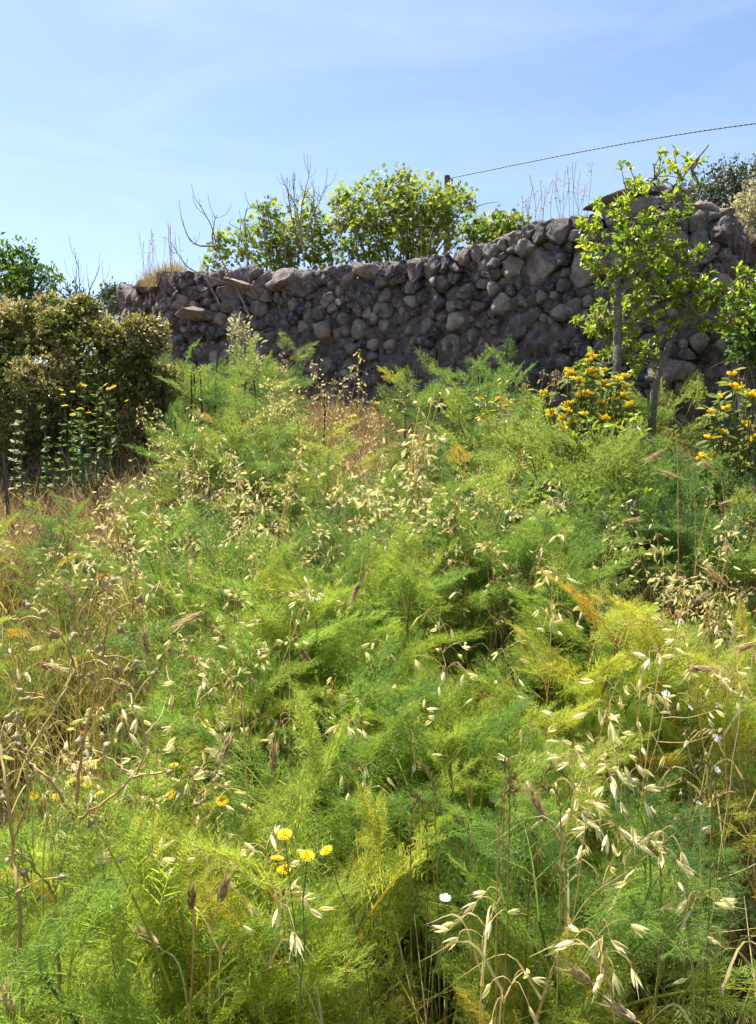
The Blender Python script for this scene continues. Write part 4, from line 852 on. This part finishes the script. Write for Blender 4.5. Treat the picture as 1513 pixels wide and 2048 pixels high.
thistle('second dead thistle cut by the picture edge', (40, 1960), 1.05, [([(42, 1880), (35, 1780), (25, 1690), (15, 1590), (0, 1490)], 1.3), ([(25, 1690), (55, 1600), (60, 1510), (120, 1400), (150, 1335)], .9), ([(150, 1335), (125, 1275), (88, 1240)], .7), ([(150, 1335), (190, 1320), (215, 1330)], .5), ([(60, 1510), (30, 1500), (10, 1480)], .6)],
        [(60, 1216, 2), (110, 1272, 1), (86, 1228, 1), (36, 1242, 1), (45, 1385, 0), (62, 1398, 1), (12, 1440, 2), (35, 1445, 2), (180, 1345, 2), (160, 1352, 2), (60, 1560, 1), (8, 1600, 2), (15, 1720, 1), (45, 1740, 2), (120, 1755, 1)], 702, .0023)
thistle('slender dead thistle behind the narrow oat panicles', (330, 1830), 1.3, [([(330, 1810), (370, 1700), (390, 1620), (395, 1590)], 1.0), ([(395, 1590), (420, 1570), (435, 1540)], .6), ([(395, 1590), (385, 1560), (392, 1540)], .5)], [(388, 1610, 1), (436, 1560, 2), (412, 1545, 0), (392, 1538, 0), (430, 1580, 2), (410, 1600, 1)], 703, .0022)

# thin dry stalks tangled round the thistles
rd = np.random.default_rng(720)
for k in range(16):
    u, v, Y = (rd.uniform(-10, 430), rd.uniform(1230, 1620), rd.uniform(1.2, 1.75)) if k < 12 else (rd.uniform(1330, 1500), rd.uniform(1380, 1560), rd.uniform(1.3, 1.6))
    tip = P(u, v, Y); b = np.array([tip[0] + rd.normal(0, .08), Y + rd.uniform(0, .1), 0]); b[2] = gz(b[0], b[1]); t = thing('dry_stalk', 'thin branching dry stalk in the tangle round the dead thistles' if k < 12 else 'thin branching dry stalk over the dark gap by the snail', 'dry stalk', b, 'dry stalks round the thistles' if k < 12 else 'dry stalks over the gap')
    w = MB(); cv = limb(w, [b, b + (tip - b) * .5 + rd.normal(0, .02, 3), tip], .0019, .0008, 16, .0012, 5, rd, rd.uniform(.3, 1)); hd = [tip]
    for q in range(rd.integers(4, 9)):
        a = cv[rd.integers(5, 15)]; e = a + np.array([rd.normal(0, .045), rd.normal(0, .045), rd.uniform(.02, .1)]); limb(w, [a, (a + e) / 2 + (rd.normal(0, .008), 0, -.006), e], .0011, .0006, 6, .0005, 4, rd, rd.uniform(.2, 1)); hd.append(e)
    part('stem', w, m_thistle if k % 2 else m_straw, t)
    for e in hd: o = link('seed_head', SEED[rd.integers(3)], None, t); Mx = Matrix(frames(np.array([[rd.normal(0, .4), rd.normal(0, .4), 1]]), .009 * rd.uniform(.6, 1.2), rd)[0].tolist()).to_4x4(); Mx.translation = Vector(e - b); o.matrix_local = Mx

# ------------------------------------------------------------------ daisies and other flowers
def flowerT(n, w, rows, mat, name):
    V, F = [], []; mb = MB(); rg = np.random.default_rng(n)
    for r_, (ln, tiltz) in enumerate(rows):
        az = np.arange(n) * 2 * np.pi / n + r_ * .2 + rg.normal(0, .05, n); D = np.column_stack([np.cos(az), np.sin(az), np.full(n, tiltz)]); pt = tpl([(0, 0, 0), (-w, .5, 0), (-w * .9, .95, 0), (0, 1, .02), (w * .9, .95, 0), (w, .5, 0)], [(0, 2, 1), (0, 3, 2), (0, 4, 3), (0, 5, 4)])
        V, F, A = stamp(pt, frames(D, ln, rg, (0, 0, 1), .1), np.zeros((n, 3)), np.clip(rg.normal(.6, .2, n), 0, 1)); mb.add(V, F, A)
    mb.add(ICO2[0] * (.3, .3, .13) + (0, 0, .1), ICO2[1], .05); m = mb.mesh(name); m.materials.append(mat); return m
F_DAISY = flowerT(20, .085, [(1, .15), (.78, .4), (.5, .8)], m_yellow, 'flower_head'); F_WHITE = flowerT(11, .17, [(1, .2), (.65, .6)], m_white, 'flower_head')
_cal = MB(); _cal.add(ICO2[0] * (.3, .3, .3) + (0, 0, -.2), ICO2[1]); CALYX = _cal.mesh('calyx'); CALYX.materials.append(m_weed)
def flower(name, label, cat, px, py, Y, dia, mesh, seed, group, up=(0, -.2, 1)):
    rg = np.random.default_rng(seed); h = P(px, py, Y); b = np.array([h[0] + rg.normal(0, .06), h[1] + rg.uniform(0, .1), 0]); b[2] = gz(b[0], b[1]); t = thing(name, label, cat, b, group); w = MB(); limb(w, [b, b + (h - b) * .6 + rg.normal(0, .02, 3), h - (0, 0, dia * .15)], .0016, .0009, 10, .003, 4, rg, rg.uniform(.5, 1)); part('stem', w, m_weed, t)
    u_ = nrm(np.array(up) + rg.normal(0, .3, 3)); X = nrm(np.cross(u_, (.3, .9, .1))); Mx = Matrix((np.stack([X, np.cross(u_, X), u_], -1) * dia * .5).tolist()).to_4x4(); Mx.translation = Vector(h - b)
    for nm, ms in (('flower_head', mesh), ('calyx', CALYX)): o = link(nm, ms, None, t); o.matrix_local = Mx
    return t
DZ = [('foreground daisy cluster beside the thin oat', 1.12, .021, [(570, 1670), (555, 1718), (568, 1740), (615, 1712), (654, 1702)]), ('daisy row behind the fork of the dead thistle', 1.5, .024, [(185, 1530), (165, 1560), (68, 1592), (112, 1595), (200, 1588), (142, 1566), (175, 1568)]), ('daisies trailing below the narrow oat panicles', 1.4, .022, [(342, 1590), (400, 1612), (415, 1615), (445, 1603), (273, 1642), (290, 1678), (348, 1532)]),
      ('daisies in the dry strip on the middle of the slope', 2.9, .026, [(405, 1118), (440, 1120), (449, 1116), (505, 1112), (478, 1127), (460, 1145), (391, 1160), (435, 1195), (420, 1198), (598, 1145)]), ('daisies in front of the stone wall beside the flowering sage', 4.6, .034, [(953, 797), (963, 798), (969, 818), (972, 823), (983, 805), (990, 808), (995, 796), (1002, 806), (986, 822), (998, 830), (1012, 812), (956, 836), (1025, 800), (1055, 802), (1062, 780), (1073, 818), (968, 842), (1040, 820)]),
      ('daisies among the grass under the middle of the wall', 5.0, .034, [(755, 806), (775, 816), (700, 834), (708, 832), (768, 834), (790, 800)]), ('daisies topping the leafy weed by the dark shrub', 4.6, .034, [(122, 780), (127, 790), (130, 812), (146, 784), (168, 771), (212, 770), (218, 778), (228, 774), (160, 818), (178, 826), (146, 830), (254, 802)])]
DN = ['uppermost', 'lowest', 'second', 'third', 'fourth', 'fifth']
for z, (lab, Y, dia, ps) in enumerate(DZ):
    for k, (x, y) in enumerate(ps): flower('yellow_daisy', 'yellow ' + lab.replace('daisies', 'daisy') if 'cluster' not in lab and 'row' not in lab else 'yellow ' + lab.replace(' cluster', '').replace(' row', ''), 'daisy', x, y, Y + R.normal(0, .04), dia * R.uniform(.85, 1.15), F_DAISY, 800 + 40 * z + k, lab)
for k, (x, y, Y, lab) in enumerate([(1380, 1416, 1.6, 'lilac white flower topmost above the dark gap'), (1433, 1477, 1.55, 'half hidden lilac white flower by the straw stem'), (1434, 1540, 1.55, 'lilac white flower seen from the side in the gap'), (1395, 1606, 1.5, 'lilac white flower lowest beside the snail shell'), (1332, 1388, 1.65, 'small lilac white flower at the edge of the gap'), (891, 1797, 1.15, 'tiny white flower in the bottom fennel'), (505, 1320, 1.9, 'pale blue white flower in the mid slope fennel')]): flower('white_flower', lab, 'flower', x, y, Y, .019, F_WHITE, 1100 + k, None, (0, -.5, .8))
# seed clock on the thistle side
rg = np.random.default_rng(5); h = P(205, 1718, 1.1); b = np.array([h[0] + .02, h[1] + .03, 0]); b[2] = gz(b[0], b[1]); t = thing('seed_clock', 'fluffy white seed ball beside the dead thistle stem', 'seed head', b); w = MB(); limb(w, [b, (b + h) / 2 + (.01, 0, 0), h], .0014, .0009, 8, 0, 4, rg, .4); part('stem', w, m_weed, t); D = nrm(rg.normal(size=(160, 3))); w = MB(); V, F = ribbons(h + D * .002, h + D * .012, .0005, .0012, rg); part('fluff', w.add(V, F, .9), m_spike, t)
# snail
rg = np.random.default_rng(6); h = P(1410, 1657, 1.5); sn = thing('snail_shell', 'cream snail shell clinging to a dry stem in the dark gap', 'snail shell', h); w = MB(); th = np.linspace(0, 4.2 * np.pi, 70); gr = np.exp(th * .17); gr /= gr[-1]; tube(w, h + np.stack([np.cos(th) * gr * .0075, -.008 + .012 * gr - .004, np.sin(th) * gr * .0075], -1), gr * .0062 + .0002, 10, .3 + .5 * np.sin(th * 3).repeat(10) ** 2); part('shell', w, m_shell, sn)

# ------------------------------------------------------------------ golden flowering sage
def whorl_mesh(seed):
    rg = np.random.default_rng(seed); mb = MB(); U, F = ICO2; n = 13
    for k in range(n):
        az = 2 * np.pi * k / n + rg.normal(0, .12); o_ = np.array([math.cos(az), math.sin(az), 0]); V = U * (.17, .38, .17); V[:, 2] += -.35 * np.abs(V[:, 1]) * (V[:, 1] > 0); Mx = frames((o_ + (0, 0, rg.uniform(.5, 1.5)))[None], rg.uniform(.8, 1.15), rg, (0, 0, 1), .1)[0]; mb.add(V @ Mx.T + o_ * .48 + (0, 0, rg.uniform(.05, .55)), F, np.clip(rg.normal(.65, .2), 0, 1))
    mb.add(U * (.45, .45, .3), F, .0); m = mb.mesh('flower_whorl'); m.materials.append(m_whorl); return m
WH = [whorl_mesh(k) for k in range(3)]
def sage(label, base, Y, whorls, seed, nleaf):
    rg = np.random.default_rng(seed); t = thing('flowering_sage', label, 'shrub', base); base = np.asarray(base); w = MB(); lf_p, lf_d = [], []
    for x, y in [(a + d_ * rg.normal(0, 9), b_ + d_ * rg.normal(0, 8)) for a, b_ in whorls for d_ in (0, 1)]:
        h = P(x, y, Y + rg.normal(0, .12)); b = base + rg.normal(0, .12, 3) * (1, 1, 0); cv = limb(w, [b, b + (h - b) * .5 + rg.normal(0, .03, 3), h], .0045, .0025, 10, .003, 5, rg, rg.uniform(.2, .8))
        o = link('flower_whorl', WH[rg.integers(3)], None, t); X = nrm(rg.normal(size=3) * (1, 1, 0)); s = .029 * rg.uniform(.55, 1.15); u_ = nrm(np.array([0, 0, 1]) + rg.normal(0, .2, 3)); X = nrm(np.cross(u_, (.3, .9, .1))); Mx = Matrix((np.stack([X, np.cross(u_, X), u_], -1) * s).tolist()).to_4x4(); Mx.translation = Vector(h - base); o.matrix_local = Mx
        for q in range(nleaf):
            k = rg.integers(2, 10); lf_p.append(cv[k] + rg.normal(0, .012, 3)); az = rg.uniform(0, 6.28); lf_d.append((math.cos(az), math.sin(az), rg.uniform(-.1, .8)))
        for q in range(5): az = rg.uniform(0, 6.28); lf_p.append(h - (0, 0, .018)); lf_d.append((math.cos(az), math.sin(az), rg.uniform(-.5, .2)))
    part('stem', w, m_weed, t); c = MB(); n = len(lf_p); c.add(*stamp(oval(.2), frames(np.array(lf_d), .055 * rg.uniform(.6, 1.25, n), rg, (0, 0, 1), .35), np.array(lf_p), np.clip(rg.normal(.5, .25, n), 0, 1))); part('foliage', c, m_phl, t)
sage('golden flowering sage bush in front of the small pear tree', groundpt(1190, 4.3), 4.1, [(1147, 747), (1187, 752), (1167, 764), (1219, 772), (1240, 760), (1183, 792), (1248, 793), (1141, 811), (1208, 808), (1265, 812), (1110, 829), (1150, 847), (1170, 830), (1225, 800), (1160, 790), (1139, 743), (1180, 747), (1159, 759), (1198, 770), (1212, 766), (1230, 757), (1180, 721), (1175, 788), (1240, 788), (1133, 806), (1084, 794), (1102, 824), (1202, 804), (1258, 808), (1137, 824), (1214, 817), (1143, 842), (1256, 826), (1236, 828), (1200, 842), (1212, 840), (1230, 852), (1269, 877), (1096, 889), (1155, 907), (1184, 913), (1262, 915), (1268, 805), (1190, 742), (1128, 840), (1123, 872)], 901, 12)
sage('second golden flowering sage cut off by the picture edge', groundpt(1475, 3.8), 3.6, [(1466, 772), (1477, 775), (1500, 788), (1441, 794), (1423, 824), (1453, 818), (1492, 848), (1425, 877), (1445, 893), (1500, 889), (1427, 915), (1483, 934), (1508, 930), (1408, 913), (1449, 865), (1479, 897), (1511, 880), (1418, 830), (1508, 790), (1540, 860), (1550, 800), (1530, 920)], 902, 10)

# ------------------------------------------------------------------ wild pear tree and saplings
def pear(name, label, limbs, clusters, Y, seed, leaf, per, trunk_r, n_obj, dep=.25):
    rg = np.random.default_rng(seed); b = P(*limbs[0][0][0], Y); b[2] = gz(b[0], b[1]); t = thing(name, label, 'tree', b); allp = []
    for k, (pl, r0, r1) in enumerate(limbs):
        pts = [P(x, y, Y + rg.normal(0, .03) * (q > 0) - (dep * .9 if k == 0 and 0 < q < 4 else 0)) for q, (x, y) in enumerate(pl)]
        if k == 0: pts = [b - (0, 0, .05)] + pts
        w = MB(); c = limb(w, pts, r0, r1, 7 * len(pts), r0 * .12, 8, rg, rg.uniform(.4, .9)); part('trunk' if k == 0 else 'branch', w, m_bark, t); allp.append(c[len(c) // 4:])
    allp = np.vstack(allp); tw = MB(); Pp, Dd, Tt = [], [], []
    for x, y in clusters:
        cpos = P(x, y, Y + rg.uniform(-dep, dep)); tone = rg.uniform(.3, .75); dist = np.linalg.norm(allp - cpos, axis=1); q = allp[np.argmin(dist)]; mid = (q + cpos) / 2 + rg.normal(0, .02, 3) - (0, 0, .02); limb(tw, [q, mid, cpos], .006, .0025, 7, .002, 5, rg, .4); ax0 = nrm(cpos - q + (0, 0, .05))
        for s in range(4):
            o_ = cpos + rg.normal(0, .048, 3) * (Y / 4.6); limb(tw, [mid, (mid + o_) / 2 + rg.normal(0, .01, 3), o_], .003, .0015, 5, 0, 4, rg, .4); ax = nrm(ax0 + rg.normal(0, .5, 3) + (0, 0, .55))
            for l_ in range(per if y > 395 else per * 2 // 3): d = nrm(ax * rg.uniform(.2, 1.1) + rg.normal(0, .55, 3)); Pp.append(o_ + rg.normal(0, .006, 3) - ax * rg.uniform(0, .03)); Dd.append(d); Tt.append(np.clip(tone + rg.normal(0, .2), 0, 1))
    part('twigs', tw, m_twig, t)['kind'] = 'stuff'; Pp, Dd, Tt = np.array(Pp), np.array(Dd), np.array(Tt); n = len(Pp); Mx = frames(Dd, leaf * rg.uniform(.6, 1.15, n), rg, (0, 0, 1), .5); T = oval(.21, .07, -.1); order = np.argsort(Pp[:, 1]); front = order[:n_obj]; rest_ = order[n_obj:]
    if n_obj:
        lm = []
        for a in (.25, .45, .65, .85): mm = MB().add(T[0], T[1], a).mesh('leaf'); mm.materials.append(m_pear); lm.append(mm)
        for k in front: o = link('leaf', lm[min(3, int(Tt[k] * 4))], None, t); X4 = Matrix(Mx[k].tolist()).to_4x4(); X4.translation = Vector(Pp[k] - b); o.matrix_local = X4
    c = MB(); c.add(*stamp(T, Mx[rest_], Pp[rest_], Tt[rest_])); part('crown', c, m_pear, t)['kind'] = 'stuff'; return t
CL = [(1307, 327), (1330, 338), (1350, 322), (1270, 352), (1382, 340), (1260, 365), (1350, 370), (1383, 380), (1215, 408), (1245, 400), (1240, 425), (1320, 410), (1345, 420), (1295, 430), (1195, 445), (1175, 470), (1190, 480), (1235, 460), (1265, 455), (1300, 450), (1330, 445), (1345, 455), (1225, 485), (1260, 480), (1290, 490), (1320, 480), (1207, 508), (1330, 500), (1360, 505), (1395, 500), (1195, 535), (1245, 525), (1265, 520), (1270, 540), (1300, 530), (1330, 530), (1360, 530), (1290, 560), (1320, 560), (1385, 545), (1400, 560), (1270, 570), (1240, 570), (1350, 570), (1385, 580), (1200, 610), (1215, 620), (1190, 635), (1180, 640), (1275, 600), (1310, 590), (1340, 600), (1400, 585), (1430, 590), (1440, 575), (1465, 580), (1490, 555), (1410, 620), (1440, 605), (1480, 610), (1500, 600), (1395, 630), (1455, 640), (1470, 630), (1230, 630), (1300, 640), (1215, 660), (1345, 670), (1180, 710), (1200, 705), (1220, 690), (1260, 690), (1280, 700), (1295, 715), (1250, 715), (1225, 720), (1370, 600), (1360, 555), (1280, 510), (1305, 505), (1285, 580)]
pear('pear_tree', 'wild pear tree with grey lichened trunk and glossy lime leaves before the wall end', [
    ([(1240, 905), (1232, 770), (1237, 650), (1236, 560), (1250, 500), (1262, 450)], .030, .010), ([(1300, 905), (1312, 770), (1338, 690), (1362, 630), (1330, 590), (1290, 565)], .024, .012), ([(1362, 630), (1420, 595), (1490, 552)], .013, .005), ([(1290, 565), (1300, 470), (1312, 420), (1352, 370), (1385, 330), (1418, 290)], .014, .003), ([(1330, 395), (1300, 362), (1250, 357)], .006, .003), ([(1236, 560), (1215, 520), (1185, 470)], .008, .003), ([(1235, 640), (1205, 640), (1178, 640)], .007, .003), ([(1330, 590), (1370, 540), (1400, 500)], .008, .003), ([(1300, 470), (1250, 420), (1235, 400)], .008, .003), ([(1362, 630), (1410, 640), (1470, 640)], .008, .003)],
    CL + [(1235, 500), (1220, 540), (1245, 610), (1260, 640), (1240, 665), (1200, 655), (1290, 470), (1275, 430), (1400, 610), (1420, 640), (1450, 615), (1500, 640), (1505, 570), (1385, 520), (1345, 480), (1300, 610), (1270, 730)], 4.6, 911, .044, 16, .03, 280)
pear('pear_sapling', 'low lime leaved pear sapling just under the golden sage', [([(1225, 960), (1222, 900), (1215, 870)], .008, .004), ([(1222, 905), (1180, 880), (1165, 875)], .005, .003), ([(1222, 900), (1255, 870), (1275, 855)], .005, .003)], [(1170, 878), (1195, 870), (1215, 880), (1240, 868), (1262, 860), (1275, 855), (1230, 895), (1250, 890), (1205, 895), (1235, 915), (1215, 925), (1240, 935), (1185, 890)], 3.6, 912, .042, 6, .01, 0, .1)
pear('pear_sapling', 'arching pear sapling with a long leafy spray over the fennel', [([(1195, 1080), (1190, 1040), (1175, 1020)], .007, .004), ([(1190, 1030), (1150, 1005), (1110, 975), (1072, 965)], .005, .003), ([(1190, 1030), (1230, 1020), (1285, 1000)], .005, .003)], [(1075, 966), (1095, 972), (1112, 980), (1130, 990), (1150, 1000), (1165, 1012), (1180, 1020), (1205, 1020), (1225, 1015), (1245, 1020), (1265, 1005), (1282, 998), (1190, 1045), (1215, 1045), (1240, 1045), (1180, 1065)], 3.0, 913, .038, 5, .01, 0, .08)
pear('pear_sapling', 'tiny pear sapling with one tuft of leaves on the mid slope', [([(1040, 1075), (1040, 1045)], .005, .003)], [(1030, 1040), (1045, 1035), (1055, 1045)], 2.9, 914, .036, 5, .01, 0, .05)
pear('pear_sapling', 'leafy sapling tangled behind the wall daisies', [([(1010, 880), (1010, 850), (1000, 830)], .007, .004), ([(1010, 850), (1050, 835), (1070, 830)], .005, .003)], [(975, 840), (990, 850), (1010, 835), (1030, 830), (1050, 840), (1070, 850), (1000, 865), (1040, 855), (1020, 850)], 4.4, 915, .042, 5, .01, 0, .1)

# ------------------------------------------------------------------ leafy weeds by the shrub
def weed(label, px, ybase, ytop, Y, seed, n, leaf, mat, group=None, whorled=False):
    rg = np.random.default_rng(seed); b = P(px, ybase, Y); b[2] = gz(b[0], Y); tip = P(px + rg.normal(0, 8), ytop, Y); t = thing('leafy_weed', label, 'weed', b, group); w = MB(); cv = limb(w, [b, (b + tip) / 2 + rg.normal(0, .02, 3), tip], .005, .002, 14, .002, 5, rg, .5); part('stem', w, m_weed, t)
    f = rg.uniform(.15, 1, n) if not whorled else np.repeat(np.linspace(.3, 1, n // 7), 7); f = f[:n]; n = len(f); T = np.stack([np.interp(f * 13, np.arange(14), cv[:, q]) for q in range(3)], -1); az = rg.uniform(0, 6.28, n); D = np.column_stack([np.cos(az), np.sin(az), rg.uniform(-.1, .9, n)]); c = MB(); c.add(*stamp(T_OVAL if whorled else T_NARROW, frames(D, leaf * (1.2 - .6 * f) * rg.uniform(.7, 1.2, n), rg, (0, 0, 1), .4), T, np.clip(rg.normal(.55, .2, n), 0, 1))); part('foliage', c, mat, t)
for k, (px, yb, yt, n) in enumerate([(178, 960, 740, 70), (195, 960, 770, 60), (160, 960, 820, 60), (215, 950, 800, 40)]): weed('tall narrow leaved green weed in front of the dark shrub', px, yb, yt, 4.7 + .05 * k, 950 + k, n, .065, m_weed, 'narrow leaved weeds before the dark shrub')
for k, (px, yb, yt) in enumerate([(45, 960, 825), (38, 960, 850), (78, 950, 815), (92, 960, 880), (120, 960, 850), (137, 960, 830)]): weed('horehound stem with stacked leaf whorls before the dark shrub', px, yb, yt, 4.6 + .04 * k, 960 + k, 63, .045, m_silver if k < 2 else m_weed, 'horehound stems before the dark shrub', True)
bushy('grey_shrub', 'grey leafy weed leaning on the low end of the wall', 'weed', groundpt(490, 6.6), [L(490, 690, 6.6, 26), L(480, 660, 6.6, 16), L(500, 730, 6.5, 30)], T_NARROW, .05, 700, m_silver, m_twig, 971, stems=14, clump=5, twig_r=.005)

# ------------------------------------------------------------------ dry tufts on the wall top
def tuft(label, pts_px, Y, n, hpx, seed, stalks):
    rg = np.random.default_rng(seed); b = P(*pts_px[0], Y); t = thing('dry_tuft', label, 'dry grass', b); w = MB(); k = Y / FPX; A0, B0 = [], []
    for q in range(n): x, y = pts_px[rg.integers(len(pts_px))]; a = P(x + rg.normal(0, 12), y + 8, Y + rg.normal(0, .15)); A0.append(a); B0.append(a + nrm(np.array([rg.normal(0, .5), rg.normal(0, .5), 1])) * hpx * k * rg.uniform(.4, 1.1))
    V, F = ribbons(A0, B0, .006, .002, rg); part('foliage', w.add(V, F, np.repeat(np.clip(rg.normal(.6, .2, n), 0, 1), 4)), m_thatch, t); w = MB(); sp = MB()
    for q in range(stalks):
        x, y = pts_px[rg.integers(len(pts_px))]; a = P(x + rg.normal(0, 10), y + 5, Y + rg.normal(0, .15)); hh = rg.uniform(60, 105) * k; tip = a + np.array([rg.normal(0, .06), rg.normal(0, .06), hh]); cv, ped, pl = oat_geom(a, [a, (a + tip) / 2 + rg.normal(0, .015, 3), tip], 11, hh * .6, rg, .018, .6); tube(w, cv[::3], .0022, 3, .25)
        V, F, A = stamp(tpl(*T_DIA[:2]), np.concatenate([frames(d[None], s, rg) for _, d, s in pl]), np.array([z[0] for z in pl]), rg.uniform(.1, .5, len(pl))); sp.add(V, F, A)
    part('stalks', w, m_ear, t)['kind'] = 'stuff'; part('panicle', sp, m_ear, t)['kind'] = 'stuff'
tuft('golden dry grass tuft with tall pinkish stalks on the low end of the wall', [(300, 565), (320, 555), (340, 550), (355, 548)], 9.0, 900, 34, 981, 16)
tuft('sparse pinkish grass stalks on top of the wall before the slab', [(1060, 455), (1090, 445), (1130, 440), (1160, 432)], 6.6, 60, 20, 982, 22)
tuft('short dry grass fringe along the wall top under the fig trees', [(600, 545), (660, 540), (720, 535), (780, 528), (850, 520)], 8.0, 260, 16, 983, 3)
tuft('dry straw spilling behind the wall corner', [(1470, 480), (1490, 475), (1500, 470)], 7.0, 250, 30, 984, 4)

# ------------------------------------------------------------------ labels: plants of one group told apart by their order across the slope
ORD = 'first second third fourth fifth sixth seventh eighth ninth tenth eleventh twelfth thirteenth fourteenth fifteenth sixteenth seventeenth eighteenth nineteenth twentieth'.split()
by = {}
for o in S.objects:
    if o.parent is None and o.get('label') and o.get('group'): by.setdefault((o['label'], o['group']), []).append(o)
for (lab, grp), os_ in by.items():
    if 1 < len(os_) <= 20:
        os_.sort(key=lambda o: pix(np.array(o.location))[0])
        for k, o in enumerate(os_): o['label'] = f'{ORD[k]} from left, {lab}'
